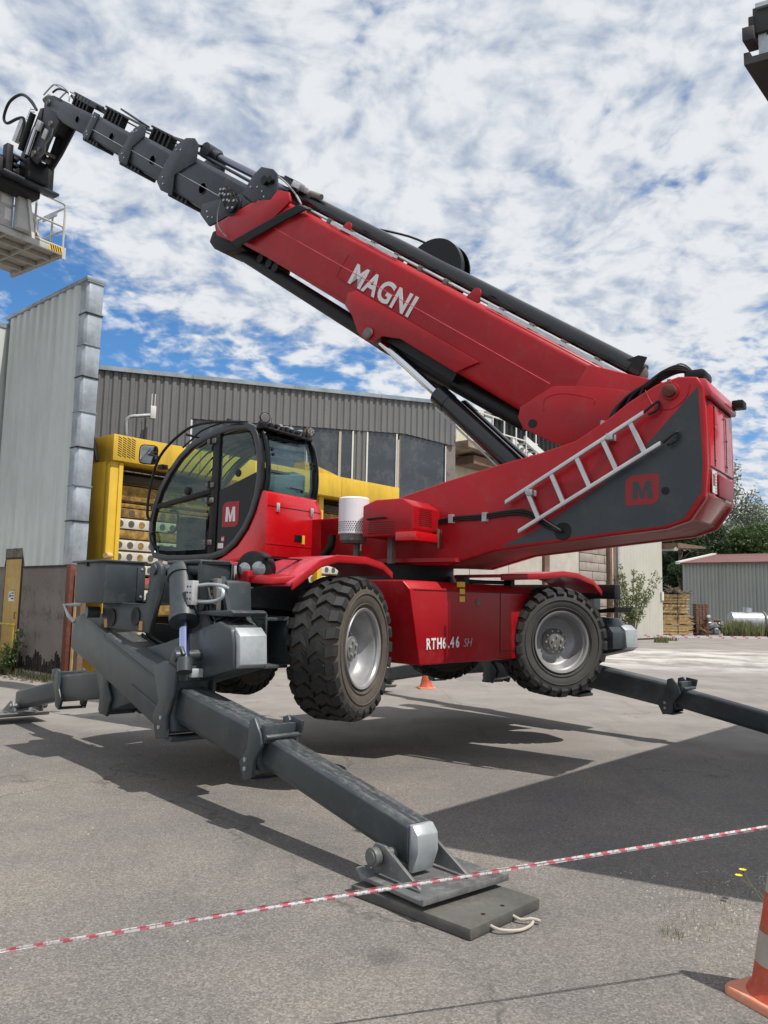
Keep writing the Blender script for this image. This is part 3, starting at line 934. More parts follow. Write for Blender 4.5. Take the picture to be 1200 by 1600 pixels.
# ---------------- chassis
ch_ = MB()
ch_.box(-2.45, 2.5, -0.55, 0.55, 1.02, 1.62)
ch_.box(-0.95, 1.0, -1.0, 0.6, 1.05, 1.70)
for s in (-1.6, 1.75):
    ch_.tube((s, -0.85, 1.155), (s, 0.85, 1.155), 0.13)
    ch_.box(s - 0.2, s + 0.2, -0.3, 0.3, 0.95, 1.4)
ch_.build('chassis', BLACK, CH, mc, bevel=0.015)
MB().loft([[(-2.75, -0.7, 1.50), (-2.75, 0.55, 1.50), (-2.70, 0.45, 1.86), (-2.70, -0.6, 1.86)],
           [(-1.75, -0.8, 1.45), (-1.75, 0.75, 1.45), (-1.75, 0.55, 1.90), (-1.75, -0.6, 1.90)]]).build('front_hood', GREY, CH, mc, bevel=0.03)
sc_ = MB()
sec = [(0.45, 0.0), (1.10, 0.0), (1.10, 0.74), (1.02, 0.83), (0.45, 0.83)]
sl0 = [-0.72, -0.74, -0.90, -0.93, -0.98]
sl1 = [1.0, 1.02, 1.17, 1.19, 1.19]
z0_ = 0.95
sc_.loft([[(sl0[i], t, z0_ + z) for i, (t, z) in enumerate(sec)], [(sl1[i], t, z0_ + 0.02 + z * 0.97) for i, (t, z) in enumerate(sec)]])
cov_ = sc_.build('side_cover', RED, CH, mc, bevel=0.02)
MB().box(0.52, 0.526, 1.098, 1.104, 1.03, 1.68).build('seam', BLACK, CH, cov_)
MB().box(0.53, 1.0, 1.098, 1.104, 1.055, 1.063).build('seam', BLACK, CH, cov_)
MB().box(-0.85, 1.13, 1.096, 1.103, 1.685, 1.692).build('seam', BLACK, CH, cov_)
MB().pt([(0.80, 1.12), (0.92, 1.12), (0.91, 1.26), (0.86, 1.31), (0.81, 1.26)], 1.10, 1.104).build('handle_recess', BLACK, CH, cov_)
MB().tube((0.14, 1.09, 1.58), (0.14, 1.106, 1.58), 0.035, 16).build('cap', HUBM, CH, cov_)
for z in (1.58, 1.66, 1.73):
    MB().box(-0.16, -0.08, 1.102 - (0.04 if z > 1.7 else 0), 1.106, z, z + 0.055).build('warning_label', YELP, CH, cov_)
for tx_, ox_ in (('R', -0.66), ('T', -0.585), ('H', -0.505), ('6', -0.418), ('.', -0.335), ('4', -0.298), ('6', -0.216)):
    lettering(tx_, 0.150, WHITEP, CH, cov_, (ox_, 1.105, 1.105 + 0.03 * (ox_ + 0.66)), (1, 0, 0.03), (0, 0, 1), bold=0.004, sx=0.72)
lettering('SH', 0.125, GREYP, CH, cov_, (-0.10, 1.105, 1.118), (1, 0, 0.03), (0, 0, 1), bold=-0.001, sx=0.9, shear=0.3)
lettering('!', 0.05, WHITEP, CH, cov_, (0.86, 1.105, 1.00), (1, 0, 0.03), (0, 0, 1), bold=0.0)
MB().path([(0.0, 0.98, 1.80), (0.4, 0.98, 1.80), (0.9, 0.98, 1.81)], 0.022, 6).build('bonnet_rail', BLACK, CH, mc)
for s in (-0.02, 0.78):
    MB().box(s, s + 0.07, 0.95, 1.05, 1.76, 1.84).build('latch', BLACK, CH, mc)


# fenders
def fender(prof, t0, t1, th=0.035):
    top = [(a, b) for a, b in prof]
    bot = [(a, b - th) for a, b in reversed(prof)]
    f = MB().pt(top + bot, t0, t1)
    lip = MB().pt([(a, b + 0.004) for a, b in prof] + [(a, b - 0.075) for a, b in reversed(prof)], t1, t1 + 0.03)
    return f, lip


for prof in ([(-2.48, 1.70), (-2.36, 1.78), (-2.18, 1.90), (-2.0, 1.95), (-1.66, 1.95), (-1.46, 1.91), (-1.33, 1.83)],
             [(0.30, 1.88), (1.10, 1.92), (1.45, 1.96), (1.75, 1.95), (2.10, 1.88), (2.30, 1.76)]):
    for sg in (1, -1):
        f, lip = fender(prof, 0.62 * sg, 1.27 * sg)
        fo = f.build('fender', PINK, CH, mc, bevel=0.012)
        lp = MB().pt([(a, b + 0.004) for a, b in prof] + [(a, b - 0.065) for a, b in reversed(prof)], 1.27 * sg, 1.30 * sg)
        lp.build('fender_lip', RED, CH, fo, bevel=0.01)
MB().box(-2.60, -2.15, 0.95, 1.0, 1.905, 1.915).build('grip_strip', BLACK, CH, mc)
# tool box-like red block at the fender nose
MB().loft([[(-2.60, 0.60, 1.70), (-2.60, 1.16, 1.68), (-2.58, 1.16, 1.74), (-2.58, 0.60, 1.78)], [(-2.40, 0.60, 1.72), (-2.40, 1.24, 1.70), (-2.40, 1.24, 1.765), (-2.40, 0.60, 1.80)]]).build('fender_nose', RED, CH, mc, bevel=0.015)
MB().box(-2.62, -2.50, 0.72, 0.86, 1.70, 1.80).build('fender_box', RED, CH, mc, bevel=0.012)

# twin head lamp
hl = MB().lathe([(0, 0.09), (0.01, 0.15), (0.15, 0.155), (0.16, 0.14)], V(-2.43, 0.77, 1.82), V(-0.85, 0.5, -0.04), 24)
hlo = hl.build('headlamp', BLACK, CH, mc)
for dt, r in ((-0.055, 0.066), (0.075, 0.056)):
    d = V(-0.85, 0.5, -0.04).normalized()
    u = Vector((d.y, -d.x, 0)).normalized()
    c = V(-2.43, 0.77, 1.82) + d * 0.155 - u * dt * -1
    lm = MB().lathe([(0, r), (0.008, r * 0.98), (0.016, r * 0.7), (0.02, r * 0.2)], c, d, 20)
    lm.build('lens', LAMPG, CH, hlo)
MB().tube((-2.62, 0.8, 1.68), (-2.45, 0.62, 1.30), 0.012).build('lamp_stay', BLACK, CH, mc)


# ---------------- wheels
def wheel_meshes(sidem):
    R, Wd = 0.585, 0.44
    tyre = MB().lathe([(-0.17, 0.335), (-0.20, 0.36), (-0.222, 0.43), (-0.225, 0.50), (-0.205, 0.555), (-0.15, 0.583), (0, 0.588), (0.15, 0.583), (0.205, 0.555),
                       (0.225, 0.50), (0.222, 0.43), (0.20, 0.36), (0.17, 0.335)], (0, 0, 0), (0, -1, 0), 64, close=False)
    me_t = tyre.mesh('tyre', sidem)
    tr = MB()
    N = 26

    def blk(y0, y1, a0, a1, sk, r0=0.575, r1=0.622, taper=0.0):
        pts = []
        for r, sh_ in ((r0, 0.0), (r1, 0.010)):
            for (y, a) in ((y0, a0), (y1, a0 + sk), (y1, a1 + sk), (y0, a1)):
                aa = a + (sh_ if a in (a0,) else -sh_) * 0
                yy = y
                rr = r
                if abs(y) > 0.20:
                    rr = r - 0.030
                pts.append(Vector((cos(aa) * rr, yy, sin(aa) * rr)))
        tr.add(pts, [(0, 1, 2, 3), (4, 5, 6, 7), (0, 1, 5, 4), (1, 2, 6, 5), (2, 3, 7, 6), (3, 0, 4, 7)], raw=True)

    st = 2 * pi / N
    for k in range(N):
        a = k * st
        for sg in (1, -1):
            q = a + (0 if sg > 0 else st * 0.5)
            blk(0.00 * sg, 0.075 * sg, q, q + st * 0.60, st * 0.40)
            blk(0.075 * sg, 0.150 * sg, q + st * 0.40, q + st * 1.0, -st * 0.36)
            blk(0.155 * sg, 0.222 * sg, q + st * 0.06, q + st * 0.68, st * 0.10)
            # shoulder lug on the sidewall
            pts = []
            for (y, r) in ((0.222, 0.585), (0.235, 0.545), (0.222, 0.515), (0.20, 0.55)):
                for aa in (q + st * 0.16, q + st * 0.78):
                    pts.append(Vector((cos(aa) * r, y * sg, sin(aa) * r)))
            tr.add(pts, [(0, 1, 3, 2), (2, 3, 5, 4), (0, 2, 4, 6), (1, 3, 5, 7), (4, 5, 7, 6), (6, 7, 1, 0)], raw=True)
    me_r = tr.mesh('tread', RUB, angle=20)
    # ring lines on the sidewall
    rg = MB()
    for r, y in ((0.475, 0.2265), (0.385, 0.215)):
        for sg in (1, -1):
            rg.lathe([(0, r - 0.006), (0.006, r - 0.003), (0.006, r + 0.003), (0, r + 0.006)], (0, -y * sg, 0), (0, -sg, 0), 64, close=False)
    me_g = rg.mesh('sidewall_ring', sidem)
    rim = MB().lathe([(0.175, 0.335), (0.205, 0.350), (0.215, 0.345), (0.208, 0.325), (0.19, 0.315), (0.175, 0.318), (0.165, 0.300), (0.12, 0.288), (0.05, 0.272),
                      (0.025, 0.245), (0.015, 0.13), (0.02, 0.0)], (0, 0, 0), (0, 1, 0), 48, close=False)
    rim.lathe([(-0.205, 0.350), (-0.20, 0.30), (-0.10, 0.29), (-0.06, 0.24), (-0.06, 0.0)], (0, 0, 0), (0, 1, 0), 48, close=False)
    me_rim = rim.mesh('rim', RIMM, angle=40)
    hub = MB().lathe([(0.015, 0.15), (0.04, 0.15), (0.045, 0.14), (0.085, 0.105), (0.10, 0.10), (0.105, 0.0)], (0, 0, 0), (0, 1, 0), 32)
    me_hub = hub.mesh('hub', HUBM)
    nt_ = MB()
    hl_ = MB()
    for k in range(10):
        a = 2 * pi * k / 10
        nt_.tube((cos(a) * 0.122, -0.04, sin(a) * 0.122), (cos(a) * 0.122, -0.075, sin(a) * 0.122), 0.012, 6)
    for k in range(5):
        a = 2 * pi * k / 5 + 0.3
        nt_.tube((cos(a) * 0.06, -0.10, sin(a) * 0.06), (cos(a) * 0.06, -0.118, sin(a) * 0.06), 0.013, 6)
    for k in range(8):
        a = 2 * pi * k / 8 + 0.2
        hl_.tube((cos(a) * 0.195, 0.052, sin(a) * 0.195), (cos(a) * 0.195, 0.046, sin(a) * 0.195), 0.026, 12)
    nt_.fn = hl_.fn = V
    me_n = nt_.mesh('wheel_nuts', GALV)
    return me_t, me_r, me_g, me_rim, me_hub, me_n


# local wheel axes: +Y is the outer side (t negative); frame heading set so that +Y points outwards
wmA = wheel_meshes(SIDE)
wmB = wheel_meshes(SIDE2)



def place_wheel(x, y, head, wm):
    # heading = direction of the outward axle; local +Y must point there
    M = Matrix.Translation((x, y, 1.155)) @ Matrix.Rotation(radians(-head), 4, 'Z') @ Matrix.Rotation(random.random() * 0.2, 4, 'Y')
    wo_ = link(wm[0], 'wheel', M, mc)
    for me, nm in zip(wm[1:], ('tread', 'sidewall_ring', 'rim', 'hub', 'wheel_nuts')):
        link(me, nm, M, wo_)


place_wheel(-0.34, 7.08, 114, wmA)
place_wheel(1.98, 9.34, 161.5, wmB)
pA = CH @ V(-1.45, -0.95, 0)
place_wheel(pA.x, pA.y, 294, wmA)
pB = CH @ V(1.9, -0.95, 0)
place_wheel(pB.x, pB.y, 341.5, wmB)


# ---------------- outriggers (one set of meshes, four placements); local: pad at s = 0, machine end at s = -5.1, side face at t = 0
def hz(s):
    return 0.36 - 0.182 * s


AR = {}
hs = MB().pt([(-5.09, 1.20), (-5.05, 1.33), (-4.85, 1.38), (-3.95, 1.17), (-2.95, 1.00), (-2.78, 1.02), (-2.62, 0.92), (-2.70, 0.62), (-2.64, 0.50), (-2.82, 0.46),
              (-3.08, 0.52), (-3.63, 0.665), (-4.35, 0.845), (-5.10, 1.02)], 0.03, -0.27)
AR['housing'] = hs.mesh('outrigger', GREY, 0.025)
rb = MB()
rb.pt([(-4.2, 1.19), (-2.75, 0.83), (-2.75, 0.80), (-4.2, 1.16)], 0.03, 0.036)
rb.pt([(-3.5, 0.80), (-2.9, 0.66), (-2.9, 0.64), (-3.5, 0.78)], 0.03, 0.036)
AR['weld_rib'] = rb.mesh('weld_rib', GREY)
cl = MB()
cl.pt([(-3.02, 0.99), (-2.80, 1.05), (-2.58, 1.00), (-2.60, 0.80), (-2.72, 0.62), (-2.70, 0.45), (-2.90, 0.42), (-2.98, 0.60), (-2.88, 0.72)], 0.03, 0.065)
cl.pt([(-3.02, 0.99), (-2.80, 1.05), (-2.58, 1.00), (-2.60, 0.80), (-2.72, 0.62), (-2.70, 0.45), (-2.90, 0.42), (-2.98, 0.60), (-2.88, 0.72)], -0.27, -0.305)
cl.box(-2.66, -2.57, -0.28, 0.04, 0.90, 1.03)
cl.box(-2.80, -2.66, -0.28, 0.04, 0.42, 0.46)
AR['collar1'] = cl.mesh('collar', GREY, 0.012)
b2 = MB()
sec2 = ((0.0, 0.06), (0.0, 0.26), (0.02, 0.285), (0.22, 0.285), (0.24, 0.26), (0.24, 0.06), (0.21, 0.0), (0.03, 0.0))
b2.loft([[(-3.0, -a_, 0.605 + b_) for a_, b_ in sec2], [(-1.42, -a_, 0.395 + b_) for a_, b_ in sec2]])
AR['beam2'] = b2.mesh('outer_beam', GREY, 0.006)
b3 = MB()
prof3 = ((0.0, -0.08), (0.0, 0.085), (0.025, 0.105), (0.155, 0.105), (0.18, 0.085), (0.18, -0.08), (0.15, -0.12), (0.03, -0.12))
b3.loft([[(-1.6, -0.03 - a, 0.52 + 0.182 * 0.0 + 0.055 + b) for a, b in prof3], [(-0.12, -0.03 - a, 0.31 + b) for a, b in prof3], [(0.06, -0.03 - a, 0.275 + b) for a, b in prof3]])
AR['beam3'] = b3.mesh('inner_beam', GREY, 0.006)
c2 = MB()
P2c = [(-1.50, 0.74), (-1.44, 0.76), (-1.36, 0.66), (-1.34, 0.58), (-1.43, 0.48), (-1.45, 0.36), (-1.56, 0.33), (-1.62, 0.44), (-1.52, 0.55)]
c2.pt(P2c, 0.0, 0.03)
c2.pt(P2c, -0.24, -0.27)
c2.box(-1.50, -1.36, -0.25, 0.01, 0.64, 0.665)
c2.box(-1.38, -1.33, -0.25, 0.01, 0.60, 0.72)
c2.tube((-1.30, 0.02, 0.645), (-1.30, -0.26, 0.645), 0.018)
c2.pt([(-1.40, 0.66), (-1.28, 0.66), (-1.26, 0.74), (-1.40, 0.76)], -0.24, -0.262)
c2.box(-1.58, -1.44, -0.25, 0.01, 0.335, 0.35)
AR['collar2'] = c2.mesh('collar', GREY, 0.006)
bt = MB()
for (a, z) in ((-2.80, 0.60), (-2.83, 0.52), (-1.53, 0.41), (-1.53, 0.47)):
    t = 0.065 if a < -2 else 0.03
    bt.tube((a, t - 0.01, z), (a, t + 0.012, z), 0.016, 8)
AR['bolts'] = bt.mesh('bolts', GALV)
cpm = MB().pt([(0.055, 0.375), (0.085, 0.375), (0.125, 0.33), (0.13, 0.24), (0.085, 0.13), (0.055, 0.13)], -0.045, -0.195)
AR['cap'] = cpm.mesh('end_cap', GALV, 0.006)
ft = MB()
ft.pt([(-0.12, 0.085), (-0.17, 0.13), (-0.15, 0.14), (-0.11, 0.108), (0.34, 0.108), (0.37, 0.12), (0.37, 0.085)], 0.14, -0.49)
for t in (0.055, -0.29):
    ft.pt([(-0.10, 0.125), (0.28, 0.125), (0.0, 0.27), (-0.08, 0.27), (-0.12, 0.22)], t, t + 0.022)
ft.tube((-0.05, 0.132, 0.21), (-0.05, -0.31, 0.21), 0.030)
ft.tube((-0.05, 0.128, 0.21), (-0.05, 0.085, 0.21), 0.050, 20)
ft.tube((-0.05, 0.136, 0.21), (-0.05, 0.129, 0.21), 0.038, 20)
AR['foot'] = ft.mesh('foot_plate', mat('foot_steel', (0.15, 0.155, 0.155), 0.5, metal=0.3, var=0.2, vscale=5, dirt=(0.3, 0.29, 0.27), dirt_amt=0.7), 0.006)
ec = MB()
ec.pt([(-5.06, 1.34), (-5.14, 1.28), (-5.16, 1.06), (-5.10, 1.03), (-5.06, 1.05)], 0.0, -0.24)
AR['galv'] = ec.mesh('end_cover', GALV, 0.006)
ea = MB()
ea.pt([(-2.70, 1.0), (-2.60, 1.0), (-2.50, 1.12), (-2.56, 1.18), (-2.66, 1.16), (-2.75, 1.04)], 0.02, 0.05)
ea.pt([(-2.70, 1.0), (-2.60, 1.0), (-2.50, 1.12), (-2.56, 1.18), (-2.66, 1.16), (-2.75, 1.04)], -0.25, -0.28)
ea.tube((-2.58, 0.09, 1.10), (-2.58, -0.30, 1.10), 0.045, 16)
AR['ear'] = ea.mesh('cylinder_lug', GREY, 0.008)
pb = MB().box(-2.60, -2.52, -0.20, -0.04, 0.93, 1.0)
AR['badge'] = pb.mesh('bolted_plate', GALV, 0.01)


def outrigger(x, y, h):
    M = frame(x, y, h)
    o = link(AR['housing'], 'outrigger', M, mc)
    for k, nm in (('weld_rib', 'weld_rib'), ('collar1', 'collar'), ('beam2', 'outer_beam'), ('beam3', 'inner_beam'), ('collar2', 'collar'), ('bolts', 'bolts'), ('cap', 'end_cap'),
                  ('foot', 'foot_plate'), ('galv', 'end_cover'), ('ear', 'cylinder_lug'), ('badge', 'bolted_plate')):
        link(AR[k], nm, M, o)
    return M


A1 = outrigger(0.10, 4.45, 140)
p2_ = CH @ V(-2.54, -3.76, 0)
outrigger(p2_.x, p2_.y, -41.4)
p3_ = CH @ V(3.50, -3.72, 0)
outrigger(p3_.x, p3_.y, -38.0)
pc4 = CH @ V(2.5, 1.3, 0) + Vector((sin(radians(136)), cos(radians(136)), 0)) * 2.23
outrigger(pc4.x, pc4.y, 136)

# ---------------- front frame, tool box and lift cylinder
MB().box(-3.20, -2.80, -1.24, -0.60, 1.49, 1.88).build('tool_box', GREY, CH, mc, bevel=0.012)
MB().box(-3.23, -2.78, -1.27, -0.585, 1.875, 1.895).build('tool_box_lid', GREY, CH, mc, bevel=0.006)
MB().box(-3.215, -3.195, -1.0, -0.96, 1.84, 1.90).build('latch', BLACK, CH, mc)
MB().box(-2.88, -2.80, -0.60, -0.585, 1.52, 1.84).build('hinge_plate', GREY, CH, mc, bevel=0.005)
for z in (1.82, 1.56):
    MB().tube((-2.84, -0.587, z), (-2.84, -0.578, z), 0.012, 8).build('bolt', GALV, CH, mc)
# frame cheek plate (faces forward), with rounded top eye
ck = MB()
ck.ps([(-1.0, 1.25), (-0.05, 1.24), (0.10, 1.60), (0.12, 1.75), (0.10, 1.84), (0.02, 1.88), (-0.08, 1.86), (-0.13, 1.50), (-1.0, 1.50)], -3.02, -2.97)
ck.build('cheek_plate', GREY, CH, mc, bevel=0.012)
MB().tube((-3.04, 0.0, 1.80), (-2.6, 0.0, 1.80), 0.05).build('pivot_pin', GREY, CH, mc)
for t, z in ((-0.78, 1.36), (-0.30, 1.38)):
    MB().lathe([(0, 0.085), (0.01, 0.085), (0.012, 0.07), (0.002, 0.03)], V(-3.02, t, z), V(-1, 0, 0), 16).build('tie_down_eye', BLACK, CH, mc)
for t in (-0.92, -0.22):
    MB().box(-3.028, -3.02, t, t + 0.06, 1.26, 1.34).build('reflector', mat('reflector_%d' % int(100 * abs(t)), (0.55, 0.28, 0.06), 0.4), CH, mc)
MB().tube((-3.0, -1.10, 1.40), (-3.12, -1.12, 1.40), 0.055, 16).build('arm_pin', GREY, CH, mc)
MB().path([(-3.1, -1.30, 1.47), (-3.22, -1.42, 1.46), (-3.22, -1.30, 1.36), (-3.2, -1.2, 1.30)], 0.018, 6).build('tow_hook', GALV, CH, mc)
# cylinder bracket
bk = MB()
bk.box(-2.96, -2.66, 0.10, 0.66, 1.845, 1.88)
bk.box(-2.96, -2.66, 0.62, 0.66, 1.45, 1.845)
bk.box(-2.66, -2.62, 0.06, 0.66, 1.2, 1.86)
bk.build('cylinder_bracket', GREY, CH, mc, bevel=0.012)
MB().tube((-2.9, 0.12, 1.80), (-2.9, 0.62, 1.80), 0.055).build('pivot_pin', GREY, CH, mc)
cb0, cb1 = (-2.92, 0.30, 1.80), (-3.06, 0.62, 1.36)
cy = MB()
cy.tube(cb0, cb1, 0.115, 24)
cy.tube((-2.93, 0.32, 1.77), (-2.95, 0.36, 1.72), 0.125, 24)
cy.tube((-3.045, 0.585, 1.41), cb1, 0.125, 24)
co = cy.build('lift_cylinder', GREY, CH, mc)
MB().tube(cb1, (-3.18, 0.86, 1.06), 0.042, 16).build('piston_rod', mat('rod_blue_chrome', (0.42, 0.46, 0.72), 0.12, metal=1.0, var=0.05), CH, co)
MB().tube((-3.18, 0.86, 1.08), (-3.2, 0.9, 0.98), 0.06, 16).build('rod_eye', GREY, CH, co)
vb = MB().box(-3.06, -3.0, 0.62, 0.72, 1.50, 1.70)
vbo = vb.build('valve_block', ALU, CH, co, bevel=0.006)
vh = MB()
for dz in (0.05, 0.10, 0.15):
    for dt in (0.025, 0.07):
        vh.tube((-3.058, 0.62 + dt, 1.50 + dz), (-3.064, 0.62 + dt, 1.50 + dz), 0.008, 8)
vh.build('port', BLACK, CH, vbo)
MB().path([(-3.0, 0.70, 1.66), (-2.98, 0.85, 1.67), (-2.94, 0.98, 1.66), (-2.9, 1.0, 1.64)], 0.014, 8, 4).build('pipe', GALV, CH, co)
MB().path([(-3.0, 0.70, 1.53), (-2.98, 0.88, 1.53), (-2.96, 1.0, 1.56), (-2.95, 1.0, 1.62), (-2.95, 0.92, 1.65)], 0.016, 8, 4).build('pipe', GALV, CH, co)
MB().path([(-2.95, 0.78, 1.64), (-2.95, 0.84, 1.50), (-2.95, 0.86, 1.38), (-2.9, 0.95, 1.33), (-2.85, 1.1, 1.36)], 0.018, 8, 4).build('hose', BLACK, CH, co)
MB().path([(-2.95, 0.45, 1.68), (-3.03, 0.60, 1.60)], 0.014, 8).build('hose', BLACK, CH, co)
MB().path([(-3.02, 0.66, 1.49), (-3.08, 0.62, 1.42), (-3.10, 0.58, 1.38)], 0.014, 8).build('hose', BLACK, CH, co)
# front cross frame between the arm housings
MB().ps([(0.55, 0.95), (1.05, 0.98), (1.10, 1.30), (0.95, 1.40), (0.92, 1.70), (0.62, 1.72), (0.55, 1.3)], -2.86, -2.62).build('cross_frame', GREY, CH, mc, bevel=0.02)
MB().ps([(-0.9, 0.98), (0.6, 0.95), (0.6, 1.3), (-0.9, 1.3)], -2.60, -2.45).build('cross_frame', BLACK, CH, mc)
MB().ps([(0.70, 1.42), (1.22, 1.42), (1.24, 1.45), (1.2, 1.47), (0.70, 1.45)], -3.0, -2.68).build('guard_plate', GREY, CH, mc, bevel=0.006)
MB().tube((-2.86, 0.78, 1.36), (-2.88, 0.78, 1.36), 0.03, 12).build('hole', BLACK, CH, mc)
MB().ps([(0.95, 1.42), (0.99, 1.42), (0.86, 1.74), (0.82, 1.74)], -2.88, -2.84).build('gusset', GREY, CH, mc)
for k, (dz, dt) in enumerate(((0.0, 0.0), (0.03, 0.05), (-0.03, 0.1))):
    MB().path([(-2.86, 0.70 + dt, 1.62 + dz), (-2.96, 0.80 + dt, 1.50 + dz), (-2.97, 0.90 + dt, 1.36 + dz), (-2.90, 1.02 + dt, 1.42 + dz), (-2.80, 1.15, 1.46)], 0.013, 8, 4).build('hydraulic_hose', BLACK, CH, mc)
    MB().path([(-2.95, -0.30 + dt, 1.22 + dz), (-2.90, -0.05 + dt, 1.12 + dz), (-2.80, 0.25 + dt, 1.10 + dz), (-2.75, 0.55, 1.25)], 0.013, 8, 4).build('hydraulic_hose', BLACK, CH, mc)
MB().box(-2.93, -2.88, 0.82, 0.88, 1.46, 1.72).build('valve_stack', HUBM, CH, mc, bevel=0.006)
MB().box(-2.945, -2.93, 0.84, 0.87, 1.48, 1.52).build('tag', WHITEP, CH, mc)
# entry step
stp = MB()
stp.box(-2.62, -2.60, 0.85, 1.14, 1.00, 1.44)
stp.box(-2.40, -2.38, 0.85, 1.14, 1.03, 1.42)
stp.box(-2.62, -2.38, 0.85, 1.14, 1.00, 1.025)
stp.box(-2.62, -2.38, 0.85, 1.14, 1.385, 1.41)
stp.build('step', GREY, CH, mc, bevel=0.006)
# rear frame
rf_ = MB()
rf_.box(2.45, 2.60, -0.9, 1.38, 1.66, 1.84)
rf_.build('rear_bumper', BLACK, CH, mc, bevel=0.015)
MB().box(2.5, 2.75, 0.95, 1.0, 1.3, 1.66).build('bumper_stay', GREY, CH, mc)
MB().ps([(0.9, 1.02), (1.35, 1.05), (1.35, 1.25), (1.22, 1.42), (0.9, 1.44)], 2.45, 2.85).build('rear_frame_block', GREY, CH, mc, bevel=0.015)
MB().ps([(0.75, 1.47), (1.4, 1.50), (1.42, 1.56), (1.2, 1.53), (0.75, 1.50)], 2.4, 2.8).build('rear_guard', BLACK, CH, mc)

# ---------------- turret
MB().lathe([(1.70, 0.72), (1.70, 0.80), (1.76, 0.80), (1.78, 0.70), (1.90, 0.66), (1.96, 0.66)], (0, 0, 0), (0, 0, 1), 48).build('slew_ring', BLACK, TU, mc)
side = [(-0.30, 2.0), (-0.72, 2.05), (-0.74, 2.50), (-0.30, 2.52), (0.51, 2.72), (0.99, 2.83), (1.59, 2.95), (2.0, 3.02), (2.39, 3.11), (2.70, 3.28), (2.91, 3.42), (3.15, 3.54), (3.34, 3.585),
        (3.50, 3.56), (3.555, 3.46), (3.565, 2.77), (3.545, 2.50), (3.41, 2.31), (3.21, 2.245), (1.53, 2.085), (1.0, 1.945)]
tp = MB().pt(side, 0.40, 0.50).build('turret', RED, TU, mc, bevel=0.018, seg=3)
MB().pt(side, -0.50, -0.42).build('side_plate', RED, TU, tp, bevel=0.018)
MB().pt([(-0.70, 1.97), (1.0, 1.955), (1.53, 2.10), (3.21, 2.26), (3.40, 2.33), (3.40, 2.45), (1.5, 2.28), (-0.70, 2.2)], -0.42, 0.40).build('belly_plate', mat('belly_red', (0.40, 0.06, 0.05), 0.5, var=0.1, dirt=(0.35, 0.24, 0.2), dirt_amt=0.55, vscale=2), TU, tp)
MB().box(-0.71, 1.2, -0.40, 0.38, 2.2, 2.46).build('turret_floor', BLACK, TU, tp)
cwb = MB().pt([(2.95, 2.36), (3.41, 2.34), (3.55, 2.53), (3.57, 2.77), (3.57, 3.36), (3.50, 3.40), (2.95, 3.10)], -0.415, 0.395).build('counterweight', RED_SUN, TU, tp, bevel=0.01)
MB().pt([(3.45, 3.40), (3.60, 3.38), (3.61, 3.42), (3.56, 3.545), (3.45, 3.56)], -0.47, 0.47).build('rear_cap', PINK, TU, tp, bevel=0.015)
MB().box(3.572, 3.578, 0.255, 0.262, 2.80, 3.34).build('seam', BLACK, TU, cwb)
MB().box(3.572, 3.578, -0.165, -0.158, 2.80, 3.34).build('seam', BLACK, TU, cwb)
MB().box(3.570, 3.577, -0.41, 0.39, 2.775, 2.785).build('seam', BLACK, TU, cwb)
MB().box(3.565, 3.58, -0.36, 0.16, 2.55, 2.745).build('rear_recess', mat('recess_shade_red', (0.25, 0.01, 0.015), 0.4), TU, cwb, bevel=0.01)  # raised panel, the shade of a recess painted as darker red
lb = MB().box(3.573, 3.579, 0.24, 0.385, 2.555, 2.755).build('rating_label', WHITEP, TU, cwb)
lp_ = MB()
for k in range(7):
    lp_.box(3.5795, 3.581, 0.255, 0.30, 2.57 + k * 0.026, 2.582 + k * 0.026)
lp_.build('label_print', GREYP, TU, lb)
MB().box(3.5795, 3.581, 0.31, 0.37, 2.62, 2.72).build('label_print', REDP, TU, lb)
for (t, z) in ((0.24, 3.15), (0.24, 2.86), (-0.18, 3.1), (-0.18, 2.86), (-0.12, 3.3)):
    MB().tube((3.572, t, z), (3.584, t, z), 0.012, 8).build('bolt', GALV, TU, cwb)
MB().box(3.60, 3.70, -0.46, -0.30, 3.44, 3.51).build('rear_camera', BLACK, TU, tp, bevel=0.01)
MB().tube((3.58, -0.38, 3.42), (3.66, -0.38, 3.52), 0.02).build('camera_arm', BLACK, TU, tp)
lettering('MAGNI', 0.17, GREYP, TU, cwb, (3.420, 0.32, 2.36), (0, -1, 0), (0.55, 0, 0.83), bold=0.004, sx=0.8)
# grey painted field with round openings
MB().pt([(3.505, 3.475), (3.30, 3.26), (3.05, 3.00), (2.65, 2.68), (2.26, 2.44), (1.95, 2.26), (1.60, 2.125), (2.4, 2.20), (3.20, 2.272), (3.36, 2.33), (3.515, 2.55), (3.530, 2.8)], 0.4995, 0.5025).build('grey_panel', DECAL, TU, tp)


